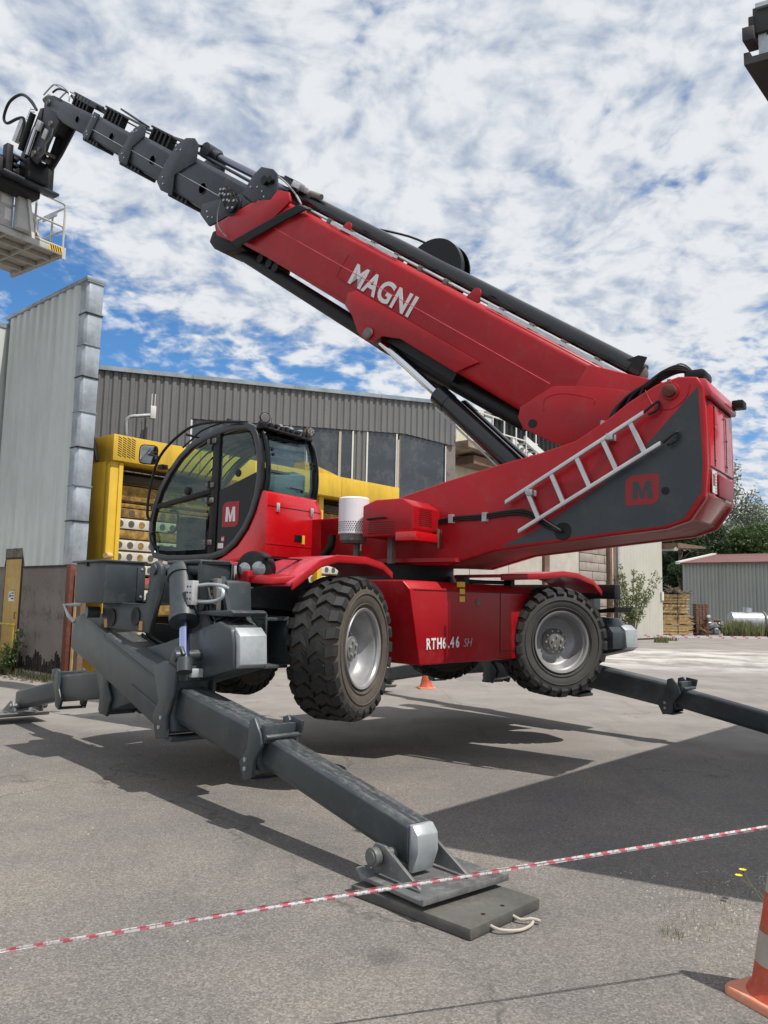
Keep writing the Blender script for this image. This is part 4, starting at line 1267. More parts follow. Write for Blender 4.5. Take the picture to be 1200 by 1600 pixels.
def leaf_badge(cx, cz, w_, h_, t, M, par, mshape, mletter, flip=False, tilt=0.0):
    pts = []
    r = 0.55
    for (qx, qz, a0) in ((1, 1, None), (-1, 1, 90), (-1, -1, None), (1, -1, 270)):
        if a0 is None:
            pts.append((qx * w_ / 2 * 1.0, qz * h_ / 2))
        else:
            ox, oz = qx * w_ / 2 * (1 - r), qz * h_ / 2 * (1 - r)
            for k in range(9):
                a = radians(a0 + 90 * k / 8)
                pts.append((ox + cos(a) * w_ / 2 * r, oz + sin(a) * h_ / 2 * r))
    c, s_ = cos(tilt), sin(tilt)
    P = [(cx + a * c - b * s_, cz + a * s_ + b * c) for a, b in pts]
    b_ = MB().pt(P, t, t + 0.003).build('badge', mshape, M, par)
    W2, H2, k_ = w_ * 0.30, h_ * 0.29, w_ * 0.15
    P = [(-W2, -H2), (-W2 + 0.03 * w_, H2), (-W2 + k_ + 0.03 * w_, H2), (0, -H2 * 0.25), (W2 - k_ - 0.03 * w_, H2), (W2 - 0.03 * w_, H2), (W2, -H2), (W2 - k_, -H2), (W2 - k_ - 0.015 * w_, H2 * 0.25), (k_ * 0.35, -H2), (-k_ * 0.35, -H2), (-W2 + k_ + 0.015 * w_, H2 * 0.25), (-W2 + k_, -H2)]
    MB().pt([(cx + a, cz + b) for a, b in P], t + 0.0032, t + 0.0052).build('emblem', mletter, M, par)
    return b_


leaf_badge(3.01, 2.60, 0.30, 0.27, 0.5022, TU, tp, REDP, DECAL)
MB().tube((3.213, 0.495, 2.577), (3.213, 0.5045, 2.577), 0.036, 20).build('round_hole', BLACK, TU, tp)
MB().lathe([(0, 0.01), (0.003, 0.075), (0.006, 0.085), (0.01, 0.08), (0.002, 0.0)], V(2.26, 0.50, 2.255), V(0, 1, 0), 24).build('cable_port', BLACK, TU, tp)
# main pivot pin
MB().lathe([(0, 0.082), (0.012, 0.078), (0.016, 0.062)], V(3.27, 0.50, 3.46), V(0, 1, 0), 28).build('pivot_boss', RED, TU, tp)
MB().lathe([(0.01, 0.060), (0.06, 0.058), (0.066, 0.05), (0.068, 0.0)], V(3.27, 0.50, 3.46), V(0, 1, 0), 24).build('pivot_pin', RUST, TU, tp)
MB().box(3.255, 3.285, 0.50, 0.54, 3.53, 3.56).build('pin_lock', PINK, TU, tp)
MB().path([(3.05, 0.502, 3.50), (3.13, 0.502, 3.34), (3.27, 0.502, 3.30), (3.40, 0.502, 3.38), (3.44, 0.502, 3.50)], 0.005, 6, 6).build('weld_line', RED, TU, tp)

# ladder stowed on the turret side
ld = MB().loft([[(1.70, t, z) for t, z in ((0.56, 2.53), (0.60, 2.53), (0.60, 2.57), (0.56, 2.57))], [(3.06, t, z) for t, z in ((0.56, 3.255), (0.60, 3.255), (0.60, 3.295), (0.56, 3.295))]])
ld.loft([[(1.84, t, z) for t, z in ((0.56, 2.24), (0.60, 2.24), (0.60, 2.28), (0.56, 2.28))], [(3.20, t, z) for t, z in ((0.56, 2.965), (0.60, 2.965), (0.60, 3.005), (0.56, 3.005))]])
ldo = ld.build('ladder', ALU, TU, mc, bevel=0.004)
for k in range(5):
    x0 = 1.925 + k * 0.253
    z0 = 2.655 + k * 0.135
    MB().loft([[(x0 - 0.02, 0.567, z0), (x0 + 0.02, 0.567, z0 + 0.01), (x0 + 0.02, 0.593, z0 + 0.01), (x0 - 0.02, 0.593, z0)],
               [(x0 + 0.10, 0.567, z0 - 0.275), (x0 + 0.14, 0.567, z0 - 0.265), (x0 + 0.14, 0.593, z0 - 0.265), (x0 + 0.10, 0.593, z0 - 0.275)]]).build('rung', ALU, TU, ldo)
for (a, z) in ((3.06, 3.28), (3.22, 2.99)):
    MB().path([(a, 0.58, z), (a + 0.07, 0.56, z + 0.06), (a + 0.12, 0.54, z + 0.09), (a + 0.11, 0.54, z + 0.02), (a + 0.03, 0.56, z - 0.02)], 0.012, 8, 4).build('rubber_strap', BLACK, TU, ldo)
for (a, z) in ((1.93, 2.60), (2.72, 3.06)):
    MB().box(a, a + 0.06, 0.50, 0.61, z, z + 0.06).build('ladder_clip', GALV, TU, ldo, bevel=0.005)
# cable run
for dz in (0.0, 0.028, 0.05):
    MB().path([(0.70, 0.52, 2.33 + dz), (1.05, 0.525, 2.40 + dz * 0.7), (1.40, 0.525, 2.41 + dz * 0.7), (1.75, 0.525, 2.44 + dz * 0.7), (1.95, 0.53, 2.40 + dz), (2.10, 0.54, 2.30 + dz), (2.26, 0.52, 2.25)], 0.012, 7, 6).build('hose', BLACK, TU, mc)
for a in (1.03, 1.42):
    MB().box(a, a + 0.045, 0.50, 0.55, 2.38, 2.47).build('hose_clamp', GALV, TU, mc)
# hose bundle over the boom foot
for k in range(9):
    t = 0.33 + 0.03 * (k % 3)
    j = 0.045 * k
    a0 = 2.60 + 0.045 * k
    zt0 = 3.18 + 0.033 * k
    MB().path([(a0, t, zt0), (a0 + 0.05, t, zt0 + 0.13), (a0 + 0.16, t, zt0 + 0.27 - 0.01 * k), (3.02, t, 3.56 + 0.012 * (k % 4)), (3.18, t, 3.64 + 0.02 * (k % 3)), (3.32, t * 0.9, 3.68 + 0.02 * (k % 4)), (3.42, t * 0.7, 3.63), (3.44, t * 0.7, 3.5)], 0.015, 8, 5).build('hydraulic_hose', BLACK, TU, mc)
for k in range(3):
    MB().tube((2.60, 0.26 + 0.07 * k, 3.20), (2.625, 0.26 + 0.07 * k, 3.29), 0.026, 10).build('hose_fitting', GALV, TU, mc)
MB().box(3.34, 3.52, 0.05, 0.34, 3.58, 3.68).build('hose_cover', BLACK, TU, mc, bevel=0.03)

# engine side housing
eb = MB().loft([[(0.28, 0.5, 2.21), (0.28, 0.5, 2.72), (0.28, 0.90, 2.66), (0.28, 1.0, 2.54), (0.28, 1.0, 2.21)][::-1],
                [(0.90, 0.5, 2.21), (0.90, 0.5, 2.70), (0.90, 0.90, 2.64), (0.90, 1.0, 2.52), (0.90, 1.0, 2.21)][::-1]])
eb.v[1] = V(0.28, 1.0, 2.54)
ebo = MB().pt([(0.27, 2.22), (0.27, 2.545), (0.43, 2.60), (0.76, 2.60), (0.90, 2.515), (0.90, 2.29), (0.84, 2.22)], 0.50, 1.0).build('engine_housing', RED, TU, mc, bevel=0.012)
gr = MB()
for r in range(6):
    for c in range(11):
        a = 0.34 + c * 0.030 + (0.015 if r % 2 else 0)
        z = 2.25 + r * 0.022
        gr.box(a, a + 0.018, 1.0, 1.003, z, z + 0.010)
gr.build('mesh_grille', BLACK, TU, ebo)
gr = MB()
for r in range(9):
    for c in range(8):
        t = 0.66 + c * 0.030 + (0.015 if r % 2 else 0)
        z = 2.33 + r * 0.020
        gr.box(0.90, 0.903, t, t + 0.016, z, z + 0.009)
gr.build('mesh_grille', BLACK, TU, ebo)
MB().path([(0.36, 1.0, 2.40), (0.36, 1.04, 2.40), (0.56, 1.04, 2.41), (0.56, 1.0, 2.41)], 0.012, 8).build('grab_handle', BLACK, TU, ebo)
MB().box(0.70, 0.95, 0.62, 1.02, 2.17, 2.26).build('drawer', RED_SUN, TU, ebo, bevel=0.008)
MB().box(0.90, 0.925, 0.50, 0.58, 2.12, 2.32).build('bracket', RUST, TU, ebo, bevel=0.004)
MB().box(-0.2, 1.15, 0.50, 0.60, 1.98, 2.02).build('turret_skirt', RED, TU, mc)
for a in (-0.03, 0.42):
    MB().box(a, a + 0.06, 0.70, 0.76, 1.96, 2.22).build('strut', HUBM, TU, mc)
MB().path([(-0.30, 0.80, 2.28), (-0.32, 0.80, 2.15), (-0.42, 0.80, 2.05)], 0.045, 14, 4).build('air_hose', BLACK, TU, mc)
# white exhaust drum
dm = MB().lathe([(2.26, 0.15), (2.27, 0.163), (2.64, 0.163), (2.655, 0.15)], V(0.06, 0.88, 0), (0, 0, 1), 36)
dmo = dm.build('exhaust_drum', DRUMW, TU, mc)
MB().lathe([(2.17, 0.12), (2.20, 0.145), (2.26, 0.145)], V(0.06, 0.88, 0), (0, 0, 1), 28).build('drum_base', HUBM, TU, dmo)
hp = MB()
for r in range(5):
    for k in range(40):
        a = 2 * pi * (k + 0.5 * (r % 2)) / 40
        c = V(0.06, 0.88, 2.30 + r * 0.022)
        d = Vector((cos(a), sin(a), 0))
        hp.tube(tuple((c + d * 0.160).to_tuple()), tuple((c + d * 0.1645).to_tuple()), 0.0068, 6) if False else hp.add(
            [c + d * 0.1642 + Vector((-d.y, d.x, 0)) * q[0] + Vector((0, 0, q[1])) for q in ((-.007, 0), (-.003, -.0065), (.003, -.0065), (.007, 0), (.003, .0065), (-.003, .0065))], [(0, 1, 2, 3, 4, 5)], raw=True)
hp.build('perforation', BLACK, TU, dmo)
MB().tube((0.06, 0.88, 2.655), (0.06, 0.88, 2.675), 0.02).build('drum_cap', BLACK, TU, dmo)

# ---------------- cab
cabp = [(-1.10, 3.50), (-1.20, 3.55), (-1.45, 3.56), (-1.71, 3.53), (-1.94, 3.48), (-2.15, 3.41), (-2.36, 3.28), (-2.54, 3.11), (-2.70, 2.90), (-2.80, 2.69), (-2.855, 2.50), (-2.858, 2.35),
        (-2.82, 2.18), (-2.75, 2.04), (-2.5, 1.99), (-2.05, 1.99), (-1.70, 2.0), (-1.48, 2.05), (-1.30, 2.17), (-1.15, 2.33), (-1.05, 2.50), (-0.98, 2.70), (-0.95, 2.90), (-0.955, 3.10), (-0.99, 3.28), (-1.04, 3.42)]
CT0, CT1 = 0.34, 1.24


def offset_poly(P, d):
    n = len(P)
    out = []
    for i in range(n):
        a, b, c = Vector(P[i - 1]), Vector(P[i]), Vector(P[(i + 1) % n])
        t1 = (b - a).normalized()
        t2 = (c - b).normalized()
        tt = (t1 + t2).normalized()
        nn = Vector((-tt.y, tt.x))
        out.append((b.x + nn.x * d, b.y + nn.y * d))
    return out


inner = offset_poly(cabp, 0.075)
if abs(inner[0][1]) > 3.5 and inner[0][1] > cabp[0][1]:
    inner = offset_poly(cabp, -0.075)


def ring_band(mb, outer, innr, t0, t1):
    n = len(outer)
    pts = [(a, t0, b) for a, b in outer] + [(a, t0, b) for a, b in innr] + [(a, t1, b) for a, b in outer] + [(a, t1, b) for a, b in innr]
    fs = []
    for i in range(n):
        j = (i + 1) % n
        fs += [(i, j, n + j, n + i), (2 * n + i, 2 * n + j, 3 * n + j, 3 * n + i), (i, j, 2 * n + j, 2 * n + i), (n + i, n + j, 3 * n + j, 3 * n + i)]
    mb.add(pts, fs)
    return mb


cf_ = MB()
ring_band(cf_, cabp, inner, CT1 - 0.03, CT1 + 0.035)
ring_band(cf_, cabp, inner, CT0 - 0.02, CT0 + 0.04)
cab = cf_.build('cab', mat('cab_frame', (0.016, 0.017, 0.020), 0.30, coat=0.4, var=0.1), TU, mc, bevel=0.012, seg=2)


def skin(idx, name, m, inset=0.03, t0=CT0 + 0.03, t1=CT1 - 0.02, th=0.012):
    """curved panel following the cab outline from point idx[0] to idx[-1]"""
    P = offset_poly(cabp, 0.012 if inner[0][1] < cabp[0][1] else -0.012)
    P = offset_poly(cabp, (inset if offset_poly(cabp, 0.075) == inner else -inset))
    Q = offset_poly(cabp, ((inset + th) if offset_poly(cabp, 0.075) == inner else -(inset + th)))
    poly = [P[i] for i in idx] + [Q[i] for i in reversed(idx)]
    return MB().pt(poly, t0, t1).build(name, m, TU, cab)


skin([1, 2, 3, 4, 5], 'roof', BLACK, 0.0, th=0.05)
skin([5, 6, 7, 8, 9, 10, 11, 12], 'windscreen', GLASS, 0.02)
skin([12, 13, 14, 15, 16, 17, 18, 19, 20, 21], 'cab_shell', BLACK, 0.01, th=0.04)
skin([21, 22, 23, 24, 25], 'rear_window', GLASSR, -0.004, th=0.014)
skin([25, 0, 1], 'rear_header', BLACK, 0.0, th=0.04)
# frame round the rear window
for t in (CT0 + 0.02, CT1 - 0.06):
    MB().path([(-0.97, t, 2.70), (-0.935, t, 2.90), (-0.94, t, 3.10), (-0.975, t, 3.28), (-1.03, t, 3.43), (-1.1, t, 3.51)], 0.03, 8, 4).build('rear_pillar', BLACKG, TU, cab)
MB().path([(-0.955, CT0, 2.74), (-0.945, (CT0 + CT1) / 2, 2.73), (-0.955, CT1, 2.74)], 0.03, 8).build('window_seal', BLACK, TU, cab)
for (t, z, s) in ((1.12, 3.18, -0.93), (1.12, 3.24, -0.945), (0.46, 3.12, -0.925), (0.46, 3.17, -0.93), (0.62, 2.82, -0.93)):
    MB().tube((s - 0.01, t, z), (s + 0.015, t, z), 0.018, 10).build('rubber_button', BLACK, TU, cab)
MB().path([(-0.92, 0.82, 2.84), (-0.91, 0.62, 2.83)], 0.007, 6).build('wiper', BLACK, TU, cab)
# door side: pillars, waist bar, glass, black quarter panel
pil = MB()
pil.pt([(-1.75, 3.53), (-1.64, 3.53), (-1.66, 2.02), (-1.77, 2.02)], CT1 - 0.035, CT1 + 0.030)
pil.build('pillar', BLACK, TU, cab, bevel=0.006)
MB().pt([(-2.84, 2.625), (-1.76, 2.77), (-1.76, 2.83), (-2.84, 2.685)], CT1 - 0.02, CT1 + 0.032).build('waist_bar', BLACK, TU, cab, bevel=0.006)


def clip_panel(smin, smax, zfun_lo, zfun_hi, inset):
    d = inset if offset_poly(cabp, 0.075) == inner else -inset
    P = offset_poly(cabp, d)
    # dense outline
    D = [Vector((a, 0, b)) for a, b in P]
    D = catmull(D, 5, True)
    ss = np.linspace(smin, smax, 26)
    top, bot = [], []
    for s_ in ss:
        zs = []
        for i in range(len(D)):
            a, b = D[i], D[(i + 1) % len(D)]
            if (a.x - s_) * (b.x - s_) <= 0 and abs(a.x - b.x) > 1e-9:
                zs.append(a.z + (b.z - a.z) * (s_ - a.x) / (b.x - a.x))
        if len(zs) < 2:
            continue
        lo, hi = max(min(zs), zfun_lo(s_)), min(max(zs), zfun_hi(s_))
        if hi - lo > 0.01:
            top.append((float(s_), hi))
            bot.append((float(s_), lo))
    return top + bot[::-1]


waist = lambda s_: 2.655 + (s_ + 2.84) * 0.134
for name, a, b, lo, hi, m_, ins in (('door_glass', -2.80, -1.80, lambda q: waist(q) + 0.03, lambda q: 9, GLASS, 0.12), ('lower_door_glass', -2.80, -1.84, lambda q: 2.10, lambda q: waist(q) - 0.05, GLASS, 0.13),
                                    ('quarter_glass', -1.62, -1.05, lambda q: 2.80 + (q + 1.62) * 0.3, lambda q: 3.44, GLASS, 0.11), ('quarter_panel', -1.645, -1.03, lambda q: 0, lambda q: 2.80 + (q + 1.62) * 0.3, BLACKG, 0.07)):
    pg = clip_panel(a, b, lo, hi, ins)
    MB().pt(pg, CT1 + 0.002, CT1 + 0.010).build(name, m_, TU, cab)
# black surrounds between the glass and the frame ring
for (a, b, lo, hi) in ((-2.83, -1.78, lambda q: 0, lambda q: waist(q) - 0.03), (-2.83, -1.78, lambda q: waist(q), lambda q: 9), (-1.66, -1.0, lambda q: 2.78 + (q + 1.62) * 0.3, lambda q: 9)):
    o1 = clip_panel(a, b, lo, hi, 0.07)
    i1 = [(q[0] + (0.035 if q[0] < (a + b) / 2 else -0.035) * min(1, abs(q[0] - (a + b) / 2) * 4), q[1]) for q in clip_panel(a + 0.02, b - 0.02, lambda q: lo(q) + 0.045, lambda q: min(hi(q), 9) - 0.04, 0.115)]
    if len(o1) == len(i1):
        m2 = MB()
        ring_band(m2, o1, i1, CT1 - 0.004, CT1 + 0.014)
        m2.build('door_frame' if a < -2 else 'quarter_frame', BLACK, TU, cab)
for z in (3.39, 2.87, 2.69, 2.20):
    MB().box(-1.84, -1.70, CT1 + 0.03, CT1 + 0.05, z - 0.03, z + 0.03).build('hinge', HUBM, TU, cab, bevel=0.008)
    MB().tube((-1.77, CT1 + 0.055, z - 0.045), (-1.77, CT1 + 0.055, z + 0.045), 0.014).build('hinge_pin', BLACK, TU, cab)
MB().lathe([(0, 0.05), (0.02, 0.05), (0.03, 0.03), (0.031, 0.0)], V(-2.18, CT1 + 0.01, 2.83), V(0, 1, 0), 16).build('latch_knob', BLACK, TU, cab)
MB().lathe([(0, 0.045), (0.015, 0.04), (0.016, 0.0)], V(-1.33, CT1 + 0.01, 2.98), V(0, 1, 0), 16).build('vent_knob', BLACK, TU, cab)
MB().path([(-2.71, CT1 + 0.03, 2.16), (-2.74, CT1 + 0.07, 2.24), (-2.76, CT1 + 0.07, 2.32), (-2.75, CT1 + 0.03, 2.36)], 0.016, 8, 3).build('door_handle', BLACKG, TU, cab)
MB().path([(-2.62, CT1 - 0.08, 2.36), (-2.50, CT1 - 0.10, 2.38), (-2.48, CT1 - 0.10, 2.60), (-2.60, CT1 - 0.08, 2.62)], 0.015, 8, 3).build('grab_bar', BLACK, TU, cab)
leaf_badge(-1.43, 2.515, 0.27, 0.29, CT1 + 0.0105, TU, cab, REDP, WHITEP)
leaf_badge(-1.54, 2.235, 0.06, 0.07, CT1 + 0.0105, TU, cab, REDP, WHITEP)
MB().box(-1.62, -1.53, CT1 + 0.01, CT1 + 0.012, 2.13, 2.19).build('sticker', WHITEP, TU, cab)
# interior
MB().box(-1.75, -1.25, 0.55, 1.05, 2.10, 2.45).build('seat_base', BLACK, TU, cab, bevel=0.03)
MB().pt([(-1.40, 2.42), (-1.22, 2.45), (-1.12, 3.05), (-1.22, 3.08)], 0.58, 1.02).build('seat_back', BLACK, TU, cab, bevel=0.03)
MB().box(-2.55, -2.35, 0.5, 1.1, 2.05, 2.55).build('dashboard', BLACK, TU, cab, bevel=0.03)
MB().lathe([(0, 0.17), (0.015, 0.185), (0.03, 0.17)], V(-2.2, 0.8, 2.72), V(0.5, 0, 0.8), 20, close=False).build('steering_wheel', BLACK, TU, cab)
MB().tube((-2.35, 0.8, 2.4), (-2.2, 0.8, 2.72), 0.03).build('steering_column', BLACK, TU, cab)
MB().box(-1.75, -1.05, 0.98, 1.12, 2.30, 2.52).build('side_console', BLACK, TU, cab, bevel=0.02)
cnp = MB().loft([[(-1.30, 0.42, 2.72), (-1.05, 0.42, 2.72), (-1.05, 0.42, 3.05), (-1.25, 0.42, 3.12)], [(-1.30, 0.95, 2.72), (-1.05, 0.95, 2.72), (-1.05, 0.95, 2.98), (-1.25, 0.95, 3.0)]])
cnp.build('pale_case', mat('case_grey_green', (0.33, 0.38, 0.36), 0.6), TU, cab, bevel=0.02)
for t in np.linspace(CT0 + 0.12, CT1 - 0.12, 6):
    MB().path([(-1.25, float(t), 3.48), (-1.7, float(t), 3.46), (-2.15, float(t), 3.34), (-2.50, float(t), 3.08)], 0.012, 6, 4).build('roof_bar', BLACK, TU, cab)
# roof guard and lamps
for t in (CT1 - 0.02, CT0 + 0.12, 0.8):
    MB().path([(-1.25, t, 3.57), (-1.6, t, 3.61), (-2.0, t, 3.56), (-2.2, t, 3.46), (-2.35, t, 3.38)], 0.011, 8, 5).build('roof_guard', BLACK, TU, cab)
for a, z in ((-1.5, 3.61), (-2.2, 3.51)):
    MB().tube((a, CT0 + 0.12, z), (a, CT1 + 0.06, z), 0.015).build('guard_cross_bar', BLACK, TU, cab)
MB().path([(-1.29, 1.30, 3.56), (-1.83, 1.31, 3.61), (-2.22, 1.32, 3.55), (-2.65, 1.32, 3.28), (-2.81, 1.32, 2.87), (-2.845, 1.31, 2.58), (-2.83, 1.27, 2.50)], 0.017, 8, 6).build('mirror_arm', BLACK, TU, cab)
MB().box(-2.68, -2.58, CT1, 1.33, 3.12, 3.18).build('arm_bracket', BLACK, TU, cab, bevel=0.01)
mr = MB().loft([[(-2.90, 1.30, 3.20), (-2.86, 1.44, 3.22), (-2.86, 1.44, 3.43), (-2.90, 1.30, 3.45)][::1], [(-2.94, 1.29, 3.20), (-2.90, 1.43, 3.22), (-2.90, 1.43, 3.43), (-2.94, 1.29, 3.45)]])
mro = MB()
mc_ = V(-2.90, 1.30, 3.33)
nrm = Vector((-0.1, -2.6, -1.9)).normalized()
mM = TU @ Matrix.Translation(mc_)
fx = (Vector((0, 0, 1.55)) - (TU @ mc_))
fx = (TU.to_3x3().inverted() @ fx).normalized() + Vector((0.35, -0.1, -0.25))
fx.normalize()
ux = fx.cross(Vector((0, 0, 1))).normalized()
uz = ux.cross(fx).normalized()
for rr_, nm, m_, d0 in ((1.0, 'mirror', BLACK, 0.0), (0.90, 'mirror_glass', MIRROR, 0.002)):
    ring = []
    for k in range(24):
        a = 2 * pi * k / 24
        cx_, cz_ = cos(a), sin(a)
        q = (abs(cx_) ** 5 + abs(cz_) ** 5) ** (-0.2)
        ring.append((cx_ * q * 0.115 * rr_, cz_ * q * 0.125 * rr_))
    mq = MB(lambda x, y, z: mc_ + ux * x + uz * y + fx * z)
    if nm == 'mirror':
        mq.loft([[(x * 0.8, y * 0.8, -0.05) for x, y in ring], [(x, y, 0.0) for x, y in ring]])
    else:
        mq.loft([[(x, y, d0) for x, y in ring], [(x * 0.98, y * 0.98, d0 + 0.003) for x, y in ring]])
    oo = mq.build(nm, m_, TU, cab if nm == 'mirror' else mirror_o)
    if nm == 'mirror':
        mirror_o = oo
MB().path([(-2.66, 1.31, 3.27), (-2.75, 1.31, 3.30), (-2.90, 1.30, 3.33)], 0.012, 6).build('mirror_stay', BLACK, TU, cab)


def work_lamp(s, t, z, r=0.055):
    l_ = MB().lathe([(-0.05, r * 0.6), (-0.02, r), (0.02, r)], V(s, t, z), V(0.9, 0.45, -0.2), 20)
    lo_ = l_.build('work_lamp', BLACK, TU, cab)
    MB().lathe([(0.02, r * 0.88), (0.026, r * 0.8), (0.028, 0)], V(s, t, z), V(0.9, 0.45, -0.2), 20).build('lens', LAMPG, TU, lo_)


work_lamp(-1.02, 1.18, 3.60, 0.06)
work_lamp(-1.0, 0.42, 3.58, 0.055)
MB().tube((-1.05, 0.42, 3.48), (-1.02, 0.42, 3.56), 0.01).build('lamp_stalk', BLACK, TU, cab)
rk = MB()
rk.tube((-1.02, 0.40, 3.50), (-1.02, 1.26, 3.52), 0.03)
rk.box(-1.20, -0.98, 0.42, 1.20, 3.47, 3.50)
rk.tube((-0.95, 0.45, 3.46), (-0.95, 1.2, 3.47), 0.016)
for k in range(9):
    t = 0.46 + 0.09 * k + 0.03 * random.random()
    rk.box(-1.06, -0.95, t, t + 0.05, 3.44 + 0.03 * random.random(), 3.53 + 0.02 * random.random())
rk.build('light_rack', BLACK, TU, cab, bevel=0.004)
for t in (0.72, 0.90, 0.80, 0.55):
    MB().box(-1.06, -1.0, t, t + 0.05, 3.535, 3.57).build('fitting', GALV, TU, cab, bevel=0.005)
for t in (0.60, 0.98):
    MB().path([(-1.0, t, 3.5), (-0.94, t + 0.04, 3.52), (-0.92, t + 0.10, 3.46), (-0.98, t + 0.14, 3.48)], 0.01, 6, 4).build('wire', BLACK, TU, cab)
for t in (0.66, 0.98):
    MB().tube((-1.1, t, 3.55), (-1.1, t, 3.64), 0.012).build('stub_antenna', HUBM, TU, cab)
# red box under the cab rear
rbx = MB().pt([(-0.93, 2.76), (-0.87, 2.735), (-0.855, 2.62), (-0.855, 2.03), (-1.75, 1.96), (-1.55, 2.02), (-1.30, 2.15), (-1.13, 2.34), (-1.02, 2.55), (-0.97, 2.70)], 0.40, 1.255)
rbo = rbx.build('cab_rear_box', RED_SUN, TU, mc, bevel=0.012)
MB().loft([[(-0.86, 0.33, 2.04), (-0.86, 0.42, 2.04), (-0.86, 0.42, 2.73), (-0.86, 0.33, 2.60)], [(-1.2, 0.33, 2.04), (-1.2, 0.42, 2.04), (-1.2, 0.42, 2.73), (-1.2, 0.33, 2.60)]]).build('box_edge', RED_SUN, TU, rbo)
MB().box(-0.856, -0.851, 0.36, 1.25, 2.585, 2.592).build('seam', BLACK, TU, rbo)
MB().box(-0.858, -0.85, 0.36, 1.25, 2.165, 2.172).build('seam', RED, TU, rbo)
for t in (0.50, 1.07):
    lt = MB()
    lt.box(-0.855, -0.838, t, t + 0.045, 2.53, 2.63)
    lt.tube((-0.835, t + 0.022, 2.55), (-0.835, t + 0.022, 2.62), 0.012, 8)
    lt.build('toggle_latch', ALU, TU, rbo, bevel=0.004)
MB().box(-0.856, -0.849, 0.68, 0.80, 2.225, 2.30).build('recess', BLACK, TU, rbo)
MB().box(-0.856, -0.848, 0.63, 0.672, 2.20, 2.30).build('warning_label', YELP, TU, rbo)
MB().path([(-0.86, 0.42, 2.09), (-0.70, 0.36, 2.06), (-0.5, 0.34, 2.03), (-0.3, 0.36, 2.02)], 0.05, 12, 4).build('corrugated_hose', HUBM, TU, mc)
MB().box(-2.6, -0.9, 0.40, 1.15, 1.93, 1.985).build('cab_floor', BLACK, TU, mc)
MB().box(-0.95, -0.25, 0.0, 0.50, 2.0, 2.50).build('cab_mount', RED, TU, mc)

# ---------------- boom
rc = lambda tw, v0, v1, lo=0.8: [(-tw * 0.82, v1), (-tw, v1 - 0.06), (-tw, (v0 + v1) / 2 - 0.02), (-tw * lo, v0 + 0.05), (-tw * lo * 0.85, v0), (tw * lo * 0.85, v0), (tw * lo, v0 + 0.05), (tw, (v0 + v1) / 2 - 0.02), (tw, v1 - 0.06), (tw * 0.82, v1)]
bm_ = MB(BF)
bm_.loft([[(l, t, v) for t, v in rc(0.30, -0.84, -0.08, 0.90)] for l in (0.30, 5.9)] + [[(6.45, t, v) for t, v in rc(0.30, -0.86, -0.15, 0.90)]])
boom = bm_.build('boom', RED, TU, mc, bevel=0.018)
# foot of the boom reaching the pivot
MB(BF).loft([[(0.9, t, v) for t, v in ((-0.31, -0.84), (0.31, -0.84), (0.31, -0.12), (-0.31, -0.12))], [(-0.15, t, v) for t, v in ((-0.31, -0.15), (0.31, -0.15), (0.31, 0.12), (-0.31, 0.12))]]).build('boom_foot', RED, TU, boom, bevel=0.02)
# reinforcing plates and weld lines
for sg in (1, -1):
    t0, t1 = 0.301 * sg, 0.322 * sg
    MB(BF).pt([(6.12, -0.01), (5.90, 0.03), (5.80, -0.06), (5.95, -0.34), (6.35, -0.88), (6.89, -0.93), (7.03, -0.82), (6.52, -0.33), (6.17, -0.16)], 0.285 * sg, 0.325 * sg).build('nose_plate', RED, TU, boom, bevel=0.01)
    MB(BF).pt([(4.10, -0.84), (3.92, -0.90), (3.72, -1.03), (3.55, -1.07), (3.42, -1.02), (3.36, -0.92), (3.1, -0.84), (2.2, -0.84), (2.10, -0.72), (2.0, -0.62), (4.05, -0.62), (4.15, -0.70)], t0, t1).build('lug_plate', RED, TU, boom, bevel=0.006)
    MB(BF).pt([(1.30, -0.80), (1.10, -0.46), (0.85, -0.34), (0.50, -0.20), (0.0, -0.05), (-0.1, -0.2), (0.6, -0.86), (0.75, -0.93), (1.14, -0.97), (1.26, -0.90)], 0.28 * sg, t1).build('foot_plate', RED, TU, boom, bevel=0.006)
    MB(BF).path([(1.12, -0.36), (0.95, -0.31), (0.72, -0.28)] and [(1.05, t1, -0.72), (1.10, t1, -0.60), (0.95, t1, -0.47), (0.66, t1, -0.38), (0.62, t1, -0.42)], 0.006, 6, 5).build('weld_line', RED, TU, boom)
    MB(BF).path([(6.0, 0.303 * sg, -0.46), (3.4, 0.303 * sg, -0.46), (1.15, 0.303 * sg, -0.46)], 0.0055, 6).build('seam_line', PINK, TU, boom)
    for l in (4.72, 2.52):
        MB(BF).pt([(l - 0.09, -0.09), (l - 0.05, 0.02), (l - 0.02, 0.045), (l + 0.02, 0.045), (l + 0.05, 0.02), (l + 0.09, -0.09)], 0.235 * sg, 0.262 * sg).build('lifting_lug', RED, TU, boom, bevel=0.004)
MB(BF).tube((3.55, 0.36, -0.98), (3.55, -0.36, -0.98), 0.055, 18).build('cylinder_pin', HUBM, TU, boom)
MB(BF).tube((3.55, 0.335, -0.98), (3.55, 0.355, -0.98), 0.068, 18).build('pin_flange', HUBM, TU, boom)
MB(BF).tube((1.08, 0.33, -0.88), (1.08, 0.25, -0.88), 0.045, 16).build('pin_hole', BLACK, TU, boom)
# rounded lower recess behind the lug
MB(BF).box(3.35, 2.25, -0.22, 0.22, -0.95, -0.84).build('cylinder_well', BLACK, TU, boom)
